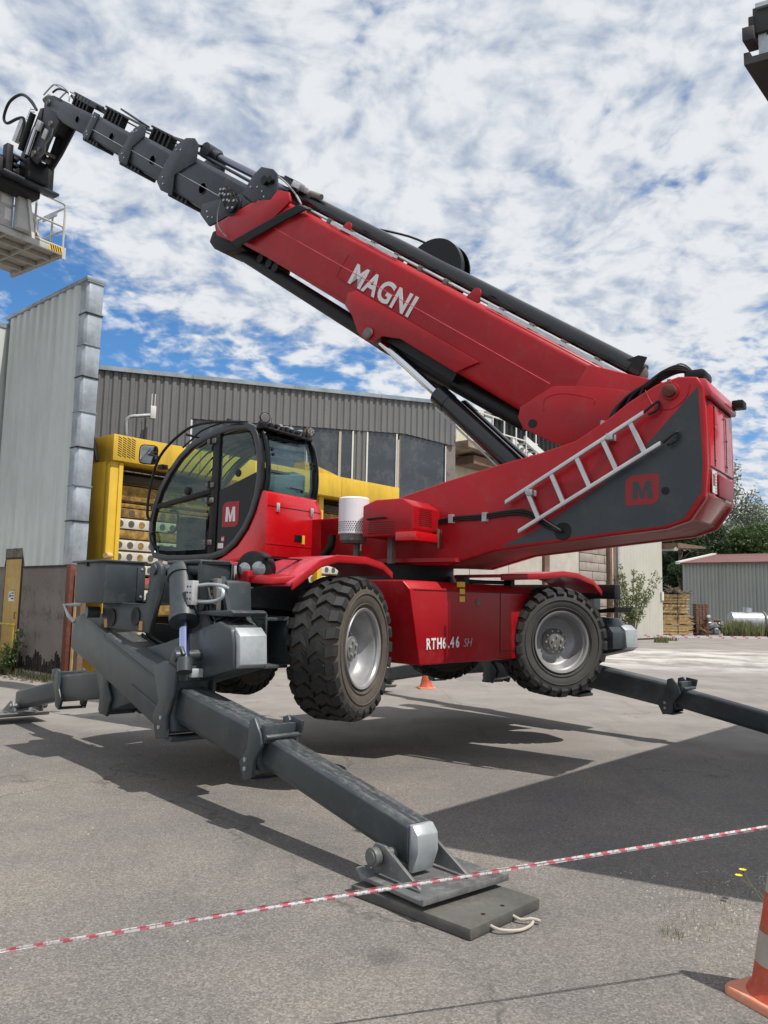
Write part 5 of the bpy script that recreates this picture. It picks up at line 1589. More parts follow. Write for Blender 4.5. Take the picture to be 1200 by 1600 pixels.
# lettering on the boom side: reads along the falling boom
lettering('M A', 0.30, WHITEP, TU, boom, tuple(), (0, 0, 0), (0, 0, 0)) if False else None
bs = BF(4.26, 0.304, -0.585)
bo = (bs.x, -bs.y, bs.z)
lettering('MAGNI', 0.345, WHITEP, TU, boom, bo, (cos(AL), 0, -sin(AL)), (sin(AL) * 1.0, 0, cos(AL)), bold=0.009, sx=0.97, shear=0.02, spacing=1.06)
MB(BF).path([(4.42, 0.303, -0.30), (4.46, 0.303, -0.34), (4.46, 0.303, -0.58), (4.42, 0.303, -0.62), (3.98, 0.303, -0.62), (3.95, 0.303, -0.58), (3.95, 0.303, -0.34), (3.98, 0.303, -0.30)], 0.003, 5, closed=True) if False else MB(BF).path([(4.44, 0.302, -0.30), (4.47, 0.302, -0.60), (3.96, 0.302, -0.62), (3.94, 0.302, -0.32), (4.44, 0.302, -0.30)], 0.003, 5).build('panel_outline', mat('old_sticker', (0.16, 0.01, 0.02), 0.5), TU, boom)
# hose bundle slanting across the nose
for k in range(5):
    o_ = 0.035 * k
    MB(BF).path([(6.50 - o_, 0.33, -0.90), (6.42 - o_, 0.345, -0.84), (5.98 - o_ * 1.0, 0.345, -0.42), (5.62 - o_, 0.34, -0.09), (5.58 - o_, 0.28, -0.05)], 0.017, 7, 4).build('hydraulic_hose', BLACK, TU, boom)
# service pipes along the top of the boom
for t, v in ((0.22, -0.045), (0.17, -0.035), (0.12, -0.045)):
    MB(BF).tube((5.7, t, v), (0.5, t, v), 0.012, 8).build('top_pipe', GALV, TU, boom)
for k in range(12):
    l = 5.5 - k * 0.42
    MB(BF).box(l - 0.03, l + 0.03, 0.09, 0.25, -0.08, -0.02).build('pipe_clamp', HUBM, TU, boom, bevel=0.004)
MB(BF).box(5.0, 3.75, 0.265, 0.275, -0.08, -0.045).build('light_channel', ALU, TU, boom)
MB(BF).box(2.3, 0.55, 0.265, 0.275, -0.08, -0.045).build('light_channel', ALU, TU, boom)
# long telescoping cylinder above
tcy = MB(BF)
tcy.tube((6.2, 0.0, 0.06), (0.62, 0.0, 0.06), 0.095, 24)
tcy.tube((0.62, 0.0, 0.06), (0.50, 0.0, 0.06), 0.085, 24)
tco = tcy.build('telescoping_cylinder', TUBEB, TU, mc)
MB(BF).lathe([(0, 0.10), (0.01, 0.10), (0.02, 0.085), (0.025, 0.0)], BF(0.52, 0.02, 0.02), V(0, 1, 0), 20).build('cylinder_eye', HUBM, TU, tco)
MB(BF).pt([(0.72, 0.05), (0.60, 0.18), (0.52, 0.20), (0.50, 0.05)], 0.06, 0.09).build('end_bracket', BLACK, TU, tco)
MB(BF).tube((8.15, 0.0, 0.03), (6.2, 0.0, 0.05), 0.055, 18).build('piston_rod', mat('rod_violet_grey', (0.24, 0.24, 0.30), 0.22, metal=0.8, var=0.05), TU, tco)
MB(BF).tube((8.6, 0.10, -0.05), (6.2, 0.10, -0.08), 0.022, 10).build('thin_rod', BGREY, TU, tco)
MB(BF).tube((8.25, -0.14, 0.03), (8.25, 0.12, 0.03), 0.115, 20).build('rod_head', BGREY, TU, tco)
MB(BF).tube((8.18, 0.0, 0.03), (8.0, 0.0, 0.03), 0.075, 16).build('rod_collar', BGREY, TU, tco)
# cable drum
dro = MB(BF).tube((3.60, -0.30, 0.0), (3.60, -0.22, 0.0), 0.41, 48).build('cable_reel', BLACKG, TU, mc)
MB(BF).tube((3.60, -0.44, 0.0), (3.60, -0.42, 0.0), 0.41, 48).build('reel_flange', BLACKG, TU, dro)
MB(BF).tube((3.60, -0.42, 0.0), (3.60, -0.30, 0.0), 0.29, 30).build('reel_core', BLACK, TU, dro)
MB(BF).path([(3.80, -0.36, 0.28), (4.3, -0.36, 0.26), (4.9, -0.33, 0.15)], 0.014, 6, 4).build('reel_cable', BLACK, TU, dro)
# luffing cylinders under the boom
for tt, nm in ((0.13, 0), (-0.13, 1)):
    pb_ = BF(3.55, tt, -0.98)
    top = (pb_.x, tt, pb_.z)
    foot = (1.98, tt, 2.62)
    at = lambda f: (top[0] + (foot[0] - top[0]) * f, tt, top[2] + (foot[2] - top[2]) * f)
    f0 = 0.40 if nm == 0 else 0.46
    hc = MB().tube(at(f0), at(1.0), 0.108, 24).tube(at(f0 - 0.012), at(f0 + 0.05), 0.114, 24).build('luffing_cylinder', TUBEB, TU, mc)
    MB().tube(at(0.02), at(f0), 0.055, 20).build('piston_rod', CHROME, TU, hc)
    MB().tube((top[0], tt - 0.07, top[2]), (top[0], tt + 0.07, top[2]), 0.085, 18).build('rod_eye', HUBM, TU, hc)
    MB().path([tuple(Vector(at(f0 + 0.02)) + Vector((-0.09, 0.03, -0.09))), tuple(Vector(at(0.97)) + Vector((-0.09, 0.03, -0.09)))], 0.012, 8).build('hard_line', GALV, TU, hc)
# lower leveling tube below the boom
lt_ = MB(BF)
lt_.tube((7.10, 0.0, -0.98), (3.55, 0.0, -1.0), 0.095, 20)
lt_.tube((3.55, 0.0, -1.0), (1.30, 0.0, -0.92), 0.10, 20)
lt_.build('lower_cylinder', BLACK, TU, mc)
MB(BF).pt([(7.05, -0.84), (7.18, -0.92), (7.15, -1.08), (7.0, -1.12), (6.75, -1.10), (6.4, -0.90), (6.5, -0.84)], -0.2, 0.2).build('chain_housing', BLACK, TU, boom, bevel=0.03)
for k, l in enumerate((6.1, 5.9, 5.75)):
    MB(BF).tube((l, -0.12, -0.90), (l, 0.12, -0.90), 0.06, 14).build('roller', BLACK, TU, boom)


def boom_section(l0, l1, tw, v0, v1, dv0=0.0):
    m_ = MB(BF)
    m_.loft([[(l0, t, v) for t, v in rc(tw, v0, v1, 0.92)], [(l1, t, v + dv0) for t, v in rc(tw, v0, v1, 0.92)]])
    return m_.build('boom_section', BGREY, TU, mc, bevel=0.012)


def seam(o, l0, l1, t, v, dv=0.0):
    MB(BF).tube((l0, t, v), (l1, t, v + dv), 0.0045, 6).build('edge_line', GALV, TU, o)


s1 = boom_section(6.3, 8.75, 0.265, -0.74, -0.13)
s2 = boom_section(8.0, 10.12, 0.235, -0.71, -0.21)
s3 = boom_section(9.5, 11.45, 0.205, -0.68, -0.27)
s4 = boom_section(11.2, 12.95, 0.175, -0.655, -0.29, -0.05)
seam(s1, 6.6, 8.7, 0.27, -0.45)
seam(s2, 8.75, 10.1, 0.24, -0.50)
seam(s3, 10.1, 11.4, 0.21, -0.52)
for o, l, v, t, r in ((s1, 7.70, -0.47, 0.268, 0.075), (s2, 9.21, -0.47, 0.238, 0.065), (s3, 10.62, -0.47, 0.208, 0.058), (s4, 11.92, -0.50, 0.178, 0.055)):
    MB(BF).tube((l, t - 0.01, v), (l, t + 0.0015, v), r, 24).build('hole', VOID, TU, o)  # flat disc, the darkness inside the opening is painted black
    MB(BF).lathe([(0, r), (0.006, r * 1.02), (0.006, r * 1.1), (0, r * 1.12)], BF(l, t - 0.002, v), V(0, 1, 0), 24, close=False).build('hole_rim', BGREY, TU, o)
# collars at the head of each section
for sg in (1, -1):
    MB(BF).pt([(6.15, -0.02), (6.30, 0.17), (6.42, 0.20), (6.66, 0.16), (6.74, 0.02), (6.80, -0.28), (6.50, -0.30), (6.2, -0.16)], 0.27 * sg, 0.30 * sg).build('head_plate', BGREY, TU, s1, bevel=0.008)
    MB(BF).pt([(6.80, -0.28), (7.5, -0.66), (7.45, -0.80), (7.16, -0.88), (7.05, -0.80), (6.55, -0.33)], 0.27 * sg, 0.31 * sg).build('wear_plate', BGREY, TU, s1, bevel=0.008)
    MB(BF).pt([(8.10, -0.20), (8.22, 0.05), (8.36, 0.10), (8.55, 0.05), (8.72, -0.12), (8.80, -0.45), (8.80, -0.72), (8.62, -0.80), (8.30, -0.78), (8.45, -0.5)], 0.255 * sg, 0.285 * sg).build('collar_plate', BGREY, TU, s1, bevel=0.008)
    MB(BF).pt([(9.66, -0.22), (9.72, -0.10), (9.88, -0.09), (10.02, -0.18), (10.16, -0.66), (10.06, -0.75), (9.80, -0.74), (9.86, -0.45)], 0.225 * sg, 0.25 * sg).build('collar_plate', BGREY, TU, s2, bevel=0.008)
    MB(BF).pt([(11.22, -0.25), (11.42, -0.25), (11.50, -0.68), (11.40, -0.72), (11.26, -0.70)], 0.195 * sg, 0.215 * sg).build('collar_plate', BGREY, TU, s3, bevel=0.006)
for (o, pts, t) in ((s1, ((6.42, -0.12), (6.55, -0.10), (6.68, -0.14), (6.34, -0.17)), 0.30), (s1, ((7.15, -0.75), (7.25, -0.78), (7.32, -0.72), (7.05, -0.7)), 0.31), (s1, ((8.62, -0.70), (8.70, -0.62), (8.55, -0.14), (8.65, -0.17)), 0.285),
                    (s2, ((9.95, -0.66), (10.05, -0.62), (9.92, -0.2), (9.98, -0.24)), 0.25), (s3, ((11.34, -0.64), (11.40, -0.60), (11.32, -0.33), (11.40, -0.34)), 0.215)):
    for l, v in pts:
        MB(BF).tube((l, t - 0.005, v), (l, t + 0.010, v), 0.013, 8).build('bolt', GALV, TU, o)
for (o, l, v, t, n_) in ((s1, 8.0, -0.76, 0.1, 5), (s2, 9.5, -0.73, 0.08, 6), (s3, 11.0, -0.70, 0.06, 5)):
    for k in range(n_):
        MB(BF).tube((l + 0.11 * k, t - 0.2, v - 0.01), (l + 0.11 * k, t + 0.13, v - 0.01), 0.035 if k < n_ - 1 else 0.05, 12).build('wear_roller', BLACK, TU, o)
# pulleys at the first grey section
for l, v, r in ((6.98, -0.42, 0.12), (6.82, -0.47, 0.15), (7.12, -0.38, 0.10)):
    ww = MB(BF)
    ww.tube((l, 0.30, v), (l, 0.37, v), r * 0.72, 20)
    ww.tube((l, 0.31, v), (l, 0.33, v), r, 20)
    wo2 = ww.build('pulley', BLACK, TU, s1, bevel=0.006)
    for k in range(4):
        a = k * pi / 2 + 0.4
        MB(BF).tube((l + cos(a) * r * 0.45, 0.365, v + sin(a) * r * 0.45), (l + cos(a) * r * 0.45, 0.38, v + sin(a) * r * 0.45), 0.017, 8).build('bolt', GALV, TU, s1)
MB(BF).path([(7.05, 0.37, -0.50), (6.98, 0.38, -0.68), (6.85, 0.38, -0.82), (6.62, 0.36, -0.88)], 0.008, 6, 5).build('thin_cable', HUBM, TU, s1)
for l, v, r in ((6.42, 0.02, 0.06), (6.32, 0.06, 0.045)):
    MB(BF).tube((l, 0.29, v), (l, 0.36, v), r, 14).build('guide_roller', BLACK, TU, s1)
for k in range(7):
    l = 6.15 - 0.03 * k
    MB(BF).path([(6.5, 0.2 - 0.03 * k, 0.16), (6.2, 0.2 - 0.03 * k, 0.13 + 0.02 * (k % 3)), (5.9, 0.2, 0.05), (5.7, 0.22, -0.03)], 0.013, 6, 4).build('hydraulic_hose', BLACK if k % 3 else GALV, TU, boom)
MB(BF).box(6.05, 5.88, 0.05, 0.22, 0.12, 0.20).build('valve_block', ALU, TU, boom, bevel=0.01)
MB(BF).tube((5.78, 0.1, 0.15), (5.55, 0.1, 0.17), 0.04).build('valve_body', HUBM, TU, boom)
MB(BF).box(6.45, 6.1, -0.05, 0.05, 0.16, 0.22).build('cover_strip', BLACK, TU, boom)
# hose guides along the top of the sections
for (o, l0, l1, t, v) in ((s2, 8.6, 9.75, 0.14, -0.10), (s3, 9.9, 11.3, 0.12, -0.16), (s4, 11.4, 12.5, 0.10, -0.20)):
    MB(BF).tube((l0, t, v + 0.08), (l1, t, v + 0.08), 0.018, 8).build('guide_rail', BGREY, TU, o)
    MB(BF).tube((l0, t - 0.08, v + 0.02), (l1, t - 0.08, v + 0.02), 0.012, 8).build('guide_rail', BGREY, TU, o)
    for k in range(5):
        l = l1 - 0.10 - 0.13 * k
        MB(BF).box(l - 0.02, l + 0.025, t - 0.1, t + 0.02, v - 0.12, v + 0.09).build('guide_post', BLACK, TU, o)
MB(BF).loft([[(l, t, v) for t, v in ((-0.08, 0.0), (0.12, 0.0), (0.12, 0.02), (-0.08, 0.02))] for l in (10.35, 10.85)][:0] or [[(10.2, t, v) for t, v in ((-0.1, -0.06), (0.12, -0.06), (0.12, -0.03), (-0.1, -0.03))], [(10.85, t, v) for t, v in ((-0.1, -0.02), (0.12, -0.02), (0.12, 0.01), (-0.1, 0.01))]]).build('hose_tray', BGREY, TU, s3)
MB(BF).box(11.6, 12.35, -0.12, 0.12, -0.20, -0.12).build('hose_tray', BGREY, TU, s4, bevel=0.006)
MB(BF).tube((8.35, 0.12, 0.05), (9.95, 0.10, -0.10), 0.022, 8).build('guide_rod', BGREY, TU, s2)

# boom head, knuckle and carriage
HP = [(12.74, -0.33), (13.05, -0.34), (13.24, -0.40), (13.28, -0.52), (13.14, -0.72), (13.04, -0.95), (13.02, -1.2), (13.02, -1.52), (12.72, -1.55), (12.60, -1.20), (12.54, -0.9), (12.50, -0.69), (12.70, -0.62)]
hd = MB(BF).pt(HP, 0.13, 0.17).build('boom_head', HEADM, TU, mc, bevel=0.008)
MB(BF).pt(HP, -0.17, -0.13).build('cheek_plate', HEADM, TU, hd, bevel=0.008)
MB(BF).pt([(12.80, -0.36), (13.18, -0.42), (13.20, -0.52), (13.05, -0.75), (12.86, -0.98), (12.66, -0.9), (12.62, -0.7), (12.74, -0.6)], -0.13, 0.13).build('head_core', BLACK, TU, hd)
for hl_, hv_2, hr_ in ((13.12, -0.50, 0.06), (12.92, -1.42, 0.06), (12.74, -0.80, 0.05), (12.78, -1.30, 0.035)):
    MB(BF).tube((hl_, -0.20, hv_2), (hl_, 0.20, hv_2), hr_, 16).build('head_pin', HUBM, TU, hd)
MB(BF).tube((12.95, 0.04, -0.80), (12.86, 0.04, -1.45), 0.06, 16).build('levelling_cylinder', BLACK, TU, hd)
MB(BF).path([(12.58, 0.18, -0.85), (12.52, 0.19, -1.0), (12.60, 0.19, -1.15), (12.54, 0.19, -1.28), (12.66, 0.18, -1.42)], 0.010, 6, 5).build('thin_cable', HUBM, TU, hd)
MB(BF).box(12.70, 12.84, 0.171, 0.20, -1.10, -0.92).build('junction_box', LIGHTG, TU, hd, bevel=0.006)
MB(BF).pt([(13.26, -0.62), (13.36, -0.66), (13.36, -0.95), (13.42, -1.35), (13.40, -1.62), (13.24, -1.60), (13.18, -1.30), (13.14, -0.90)], -0.16, 0.16).build('link_arm', HEADM, TU, hd, bevel=0.01)
MB(BF).tube((13.36, 0.24, -0.80), (13.30, 0.24, -1.50), 0.055, 14).build('tilt_cylinder', BLACK, TU, hd)
MB(BF).tube((13.10, 0.22, -1.0), (13.05, 0.22, -1.5), 0.035, 12).build('tilt_rod', CHROME, TU, hd)
MB(BF).box(12.95, 13.12, 0.19, 0.24, -1.02, -0.85).build('plate', LIGHTG, TU, hd, bevel=0.005)
MB(BF).tube((13.50, 0.0, -0.40), (13.62, 0.0, -0.50), 0.06, 12).build('sensor', HUBM, TU, hd)
gt = MB(BF)
for t in (-0.12, 0.14):
    gt.path([(13.46, t, -0.42), (13.28, t, -0.20), (13.16, t, -0.15), (12.95, t, -0.13), (12.60, t, -0.17), (12.5, t, -0.30)], 0.014, 8, 4)
gt.path([(13.20, 0.14, -0.16), (13.20, -0.12, -0.16)], 0.012, 8)
gt.path([(12.55, 0.14, -0.18), (12.55, -0.12, -0.18)], 0.012, 8)
gt.build('hose_hoop', GALV, TU, hd)
MB(BF).path([(13.30, 0.08, -0.30), (13.15, 0.08, -0.20), (12.8, 0.08, -0.17), (12.4, 0.08, -0.25)], 0.018, 8, 4).build('hydraulic_hose', BLACK, TU, hd)
for k in range(5):
    MB(BF).path([(13.42, 0.20, -0.72 - 0.05 * k), (13.55, 0.22, -0.76 - 0.05 * k), (13.62, 0.2, -0.74 - 0.05 * k)], 0.010, 6).build('hose_fitting', GALV, TU, hd)
for k, (r_, dx) in enumerate(((0.028, 0.0), (0.018, 0.05))):
    MB(BF).path([(13.60, 0.1, -0.72), (13.95, 0.1 + dx, -0.62), (14.35, 0.12, -0.62), (14.62, 0.15, -0.85), (14.62, 0.15, -1.15), (14.40, 0.15, -1.22), (14.15, 0.12, -1.05), (13.95, 0.1, -0.98), (13.80, 0.1, -1.15), (13.75, 0.1, -1.4)],
                r_, 8, 5).build('hydraulic_hose', BLACK, TU, hd)
MB(BF).box(13.9, 14.05, 0.0, 0.12, -1.45, -1.0).build('plate', ALU, TU, hd, bevel=0.01)
# carriage
ca = MB()
ca.box(-8.62, -8.52, -0.42, 0.52, 9.20, 9.27)
ca.box(-8.62, -8.54, -0.42, 0.52, 9.60, 9.66)
for t in (-0.42, 0.40):
    ca.box(-8.66, -8.50, t, t + 0.12, 9.18, 9.78)
for k in range(3):
    for t in (-0.30, 0.28):
        ca.box(-8.60, -8.50, t, t + 0.10, 9.28 + 0.12 * k, 9.34 + 0.12 * k)
ca.box(-8.64, -8.3, -0.2, 0.2, 9.22, 9.60)
ca.build('carriage', BLACK, TU, mc, bevel=0.01)
MB().box(-8.60, -8.40, -0.50, 0.60, 9.16, 9.21).build('carriage_shelf', BGREY, TU, mc, bevel=0.01)
MB().box(-8.98, -8.62, -0.25, 0.95, 9.05, 9.55).build('coupler', BLACK, TU, mc, bevel=0.03)
MB().box(-9.3, -8.7, 0.2, 0.9, 9.5, 9.62).build('coupler_cover', BGREY, TU, mc, bevel=0.02)

# ------------------------------------------------------------------ access basket
bx = TU @ V(-9.9, 0.0, 0)
bk_ = thing('work_platform', 'white railed work basket hanging from the boom tip at the upper left', 'work platform', bx.x, bx.y, 8.3)
S0, S1, T0, T1, ZF = -9.0, -11.0, -1.07, 1.25, 8.33
fl = MB()
fl.box(S1, S0, T0, T1, ZF + 0.10, ZF + 0.125)
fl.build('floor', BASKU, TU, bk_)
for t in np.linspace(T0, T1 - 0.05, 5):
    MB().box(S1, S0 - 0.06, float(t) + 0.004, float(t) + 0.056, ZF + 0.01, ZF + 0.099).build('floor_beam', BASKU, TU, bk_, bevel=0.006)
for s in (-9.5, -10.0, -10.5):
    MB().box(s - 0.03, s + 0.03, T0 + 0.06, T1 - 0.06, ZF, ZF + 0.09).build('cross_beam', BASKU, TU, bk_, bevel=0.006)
MB().box(S0 - 0.05, S0, T0, T1, ZF - 0.01, ZF + 0.16).build('toe_board', LIGHTG, TU, bk_, bevel=0.008)
MB().box(S1, S0 - 0.052, T0 - 0.02, T0 + 0.0, ZF - 0.01, ZF + 0.12).build('toe_board', LIGHTG, TU, bk_, bevel=0.008)
MB().box(S0 - 0.04, S0 + 0.003, T0, T0 + 0.07, ZF - 0.08, ZF + 0.16).build('foot', LIGHTG, TU, bk_)
hzm = MB()
for k in range(5):
    t = T0 + 0.08 + k * 0.05
    hzm.add([(S0 + 0.004, t, ZF + 0.01), (S0 + 0.004, t + 0.026, ZF + 0.01), (S0 + 0.004, t + 0.066, ZF + 0.13), (S0 + 0.004, t + 0.04, ZF + 0.13)], [(0, 1, 2, 3)])
MB().box(S0 + 0.0005, S0 + 0.003, T0 + 0.07, T0 + 0.36, ZF + 0.005, ZF + 0.135).build('hazard_plate', YELP, TU, bk_)
hzm.build('hazard_stripes', BLACK, TU, bk_)
for s, t in ((S0, T0 + 0.06), (S0, -0.40), (S0 - 0.55, T0), (S0 - 1.1, T0), (S1, T0), (S1, 0.1), (S1, T1), (S0, T1), (S0 - 1.0, T1)):
    MB().tube((s - 0.02, t, ZF + 0.1), (s - 0.02, t, ZF + 1.05), 0.022, 10).build('post', LIGHTG, TU, bk_)
for z in (ZF + 1.06, ZF + 0.58):
    MB().path([(S0 - 0.02, T1, z), (S0 - 0.02, -0.40, z), (S0 - 0.02, T0 + 0.10, z), (S0 - 0.10, T0, z - 0.02), (S0 - 0.6, T0, z), (S1, T0, z), (S1, T1, z), (S0 - 0.3, T1, z)], 0.021, 8).build('rail', LIGHTG, TU, bk_)
MB().box(S0 - 0.9, S0 - 0.4, T0 + 0.0, T0 + 0.03, ZF + 0.95, ZF + 1.05).build('gate_lock', GALV, TU, bk_)
# pivot tower on the boom side
MB().loft([[(S0 + 0.16, t, z) for t, z in ((-0.30, ZF + 0.12), (0.05, ZF + 0.12), (0.05, ZF + 0.9), (-0.12, ZF + 0.9))], [(S0 + 0.01, t, z) for t, z in ((-0.30, ZF + 0.12), (0.05, ZF + 0.12), (0.05, ZF + 0.9), (-0.12, ZF + 0.9))]]).build('mount_bracket', LIGHTG, TU, bk_, bevel=0.01)
MB().loft([[(S0 + 0.20, -0.30, ZF + 0.0), (S0 + 0.20, -0.24, ZF + 0.0), (S0 + 0.20, -0.10, ZF + 0.75), (S0 + 0.20, -0.16, ZF + 0.75)], [(S0 + 0.17, -0.30, ZF + 0.0), (S0 + 0.17, -0.24, ZF + 0.0), (S0 + 0.17, -0.10, ZF + 0.75), (S0 + 0.17, -0.16, ZF + 0.75)]]).build('white_strut', TRIMW, TU, bk_)
MB().tube((S0 + 0.05, -0.15, ZF + 0.75), (S0 - 0.02, -0.42, ZF + 0.40), 0.03).build('brace', LIGHTG, TU, bk_)
MB().box(S0 - 0.45, S0 + 0.0, 0.05, 1.2, ZF + 0.16, ZF + 1.0).build('control_cabinet', LIGHTG, TU, bk_, bevel=0.02)
MB().box(S0 + 0.001, S0 + 0.004, 0.10, 0.22, ZF + 0.25, ZF + 0.48).build('notice', WHITEP, TU, bk_)
MB().box(S0 + 0.001, S0 + 0.004, 0.10, 0.30, ZF + 0.55, ZF + 0.70).build('notice', WHITEP, TU, bk_)
hn = MB().lathe([(-0.03, 0.06), (-0.03, 0.15), (0.03, 0.15), (0.03, 0.06)], V(S0 - 0.3, -0.48, ZF + 0.28), V(0.8, 0.5, 0.3), 20, close=True)
hno = hn.build('coiled_line', YELP, TU, bk_)
MB().lathe([(-0.032, 0.03), (-0.032, 0.13), (0.036, 0.13), (0.036, 0.03)], V(S0 - 0.3, -0.48, ZF + 0.28), V(0.8, 0.5, 0.3), 20).build('coil_core', BLACK, TU, hno)
MB().box(S0 - 0.35, S0 - 0.15, -0.85, -0.65, ZF + 0.13, ZF + 0.26).build('tool_bag', BLACK, TU, bk_, bevel=0.03)

# =================================================================== LOOSE THINGS NEAR THE CAMERA
# board under the near foot
BM = frame(0.285, 4.455, 134)
bd = thing('support_board', 'thick black rubber board lying under the nearest outrigger foot', 'board', 0.285, 4.455)
MB().box(-0.30, 0.50, -0.29, 0.29, 0.002, 0.056).build('board', RUBM, BM, bd, bevel=0.006)
for s, t in ((0.43, -0.06), (0.43, 0.10)):
    MB().tube((s, t, 0.054), (s, t, 0.0572), 0.012, 12).build('hole', BLACK, BM, bd)
MB().path([(0.49, 0.13, 0.03), (0.55, 0.12, 0.022), (0.60, 0.04, 0.014), (0.605, -0.05, 0.014), (0.59, -0.10, 0.02), (0.61, -0.12, 0.018), (0.585, -0.085, 0.030), (0.54, -0.06, 0.02), (0.49, -0.055, 0.03)], 0.0075, 8, 6).build('rope_handle', ROPE, BM, bd)
# flat steel pads under the far feet are part of the feet; loose timber under the left one
# tape across the foreground
ID = lambda x, y, z: Vector((x, y, z))


def tape(name, label, p0, p1, n, wdt, seg_white, twist, sag, strands=1, group=None):
    o = thing(name, label, 'barrier tape', p0.x, p0.y)
    rr = random.Random(5)
    d = (p1 - p0)
    up = Vector((0, 0, 1))
    side_ = d.normalized().cross(up)
    for st in range(strands):
        v, fr, fw, fk = [], [], [], []
        for i in range(n + 1):
            x = i / n
            c = p0 + d * x - up * (sag * 4 * x * (1 - x)) + up * (0.012 * st * sin(pi * min(1, max(0, (x - 0.35) * 2.2)))) + side_ * 0.01 * st
            a = twist(x) + st * 0.9
            ax = up * cos(a) + side_ * sin(a)
            v += [c - ax * wdt / 2, c, c + ax * wdt / 2]
        for i in range(n):
            for q in range(2):
                f = (3 * i + q, 3 * (i + 1) + q, 3 * (i + 1) + q + 1, 3 * i + q + 1)
                ph = (i + (0 if q == 0 else 2)) % (2 * seg_white + 2)
                if ph < seg_white - 1:
                    fr.append(f)
                else:
                    (fk if (1 < ph - seg_white < seg_white - 1 and rr.random() < 0.4) else fw).append(f)
        me = bpy.data.meshes.new('tape')
        me.from_pydata([tuple(p) for p in v], [], fr + fw + fk)
        for mm in (TAPER, TAPEW, TAPEK):
            me.materials.append(mm)
        for k, p in enumerate(me.polygons):
            p.material_index = 0 if k < len(fr) else (1 if k < len(fr) + len(fw) else 2)
        link(me, 'tape_strand', Matrix.Identity(4), o)
    return o


a_, b_ = Vector((-1.15, 2.6, 0.46)), Vector((1.61, 3.40, 0.672))
dd = (b_ - a_)
tape('barrier_tape', 'red and white striped barrier tape stretched across the foreground to the near cone', a_ - dd * 0.5, b_ + dd * 0.005, 900, 0.015, 7,
     lambda x: 0.35 * sin(x * 9) + 0.5 * sin(x * 3.1 + 1), 0.0, 2)
p0 = Vector((11.6, 39.0, 0.25))
tape('barrier_tape', 'far red and white tape stretched low across the yard by the beige hall corner', p0, Vector((24, 41.5, 0.25)), 150, 0.12, 3, lambda x: 0.2, 0.02)


def cone(x, y, rot, H, label, r_base, r_low, detail=True, broken=0):
    o = thing('traffic_cone', label, 'traffic cone', x, y, group='traffic cones')
    M = Matrix.Translation((x, y, 0)) @ Matrix.Rotation(radians(rot), 4, 'Z')
    b = MB(ID)
    n = 8
    ring = []
    for (cx, cy, a0) in ((1, 1, 0), (-1, 1, 90), (-1, -1, 180), (1, -1, 270)):
        for k in range(n):
            a = radians(a0 + 90 * k / (n - 1))
            ring.append((cx * (r_base - 0.045) + 0.045 * cos(a), cy * (r_base - 0.045) + 0.045 * sin(a)))
    b.loft([[(x_, y_, 0.0) for x_, y_ in ring], [(x_, y_, 0.022) for x_, y_ in ring], [(x_ * 0.97, y_ * 0.97, 0.032) for x_, y_ in ring]])
    b.build('cone_base', CBASE, M, o)
    tp = lambda z: r_low + (0.024 - r_low) * (z - 0.03) / (H - 0.03)
    MB(ID).lathe([(0.025, r_low + 0.02), (0.04, r_low + 0.012), (0.06, tp(0.06)), (0.15, tp(0.15))], (0, 0, 0), (0, 0, 1), 36, close=False).build('cone_skirt', ORANGE, M, o)
    zs = [0.15, 0.27, 0.42, 0.56, H] if detail else [0.15, H]
    cols = [CBAND, ORANGE, CBAND, ORANGE]
    for k in range(len(zs) - 1):
        e = 0.0015 if cols[k] is CBAND else 0
        MB(ID).lathe([(zs[k], tp(zs[k]) + e), (zs[k + 1], tp(zs[k + 1]) + e)], (0, 0, 0), (0, 0, 1), 36, close=(k == len(zs) - 2)).build('cone_band' if cols[k] is CBAND and detail else 'cone_body', cols[k] if detail else ORANGE, M, o)


cone(1.665, 3.38, 24, 0.75, 'tall orange cone with dirty pale bands at the right edge of the foreground', 0.185, 0.148)
cone(0.85, 15.0, 10, 0.45, 'small plain orange cone standing under the crane between its wheels', 0.16, 0.12, detail=False)

# yellow flowers in the grit
fl_ = thing('flower', 'two small yellow flowers on a thin stem in the shaded grit by the cone', 'flower', 2.03, 4.22)
MB(ID).path([(2.03, 4.22, 0), (2.00, 4.36, 0.07), (1.97, 4.48, 0.16)], 0.0022, 5, 3).path([(2.02, 4.25, 0.03), (1.99, 4.33, 0.1), (1.93, 4.45, 0.14)], 0.0018, 5, 3).build('stem', GRASSM, None, fl_)
for c in ((1.97, 4.48, 0.165), (1.935, 4.45, 0.145)):
    pm = MB(ID)
    for k in range(7):
        a = 2 * pi * k / 7
        e = Vector((cos(a), sin(a), 0.25)) * 0.021
        f_ = Vector((-sin(a), cos(a), 0)) * 0.010
        cc = Vector(c)
        pm.add([cc, cc + e * 0.6 + f_, cc + e, cc + e * 0.6 - f_], [(0, 1, 2, 3)], raw=True)
    pm.lathe([(0, 0.006), (0.004, 0.004), (0.005, 0)], c, (0, 0, 1), 8)
    pm.build('petals', PETAL, None, fl_)


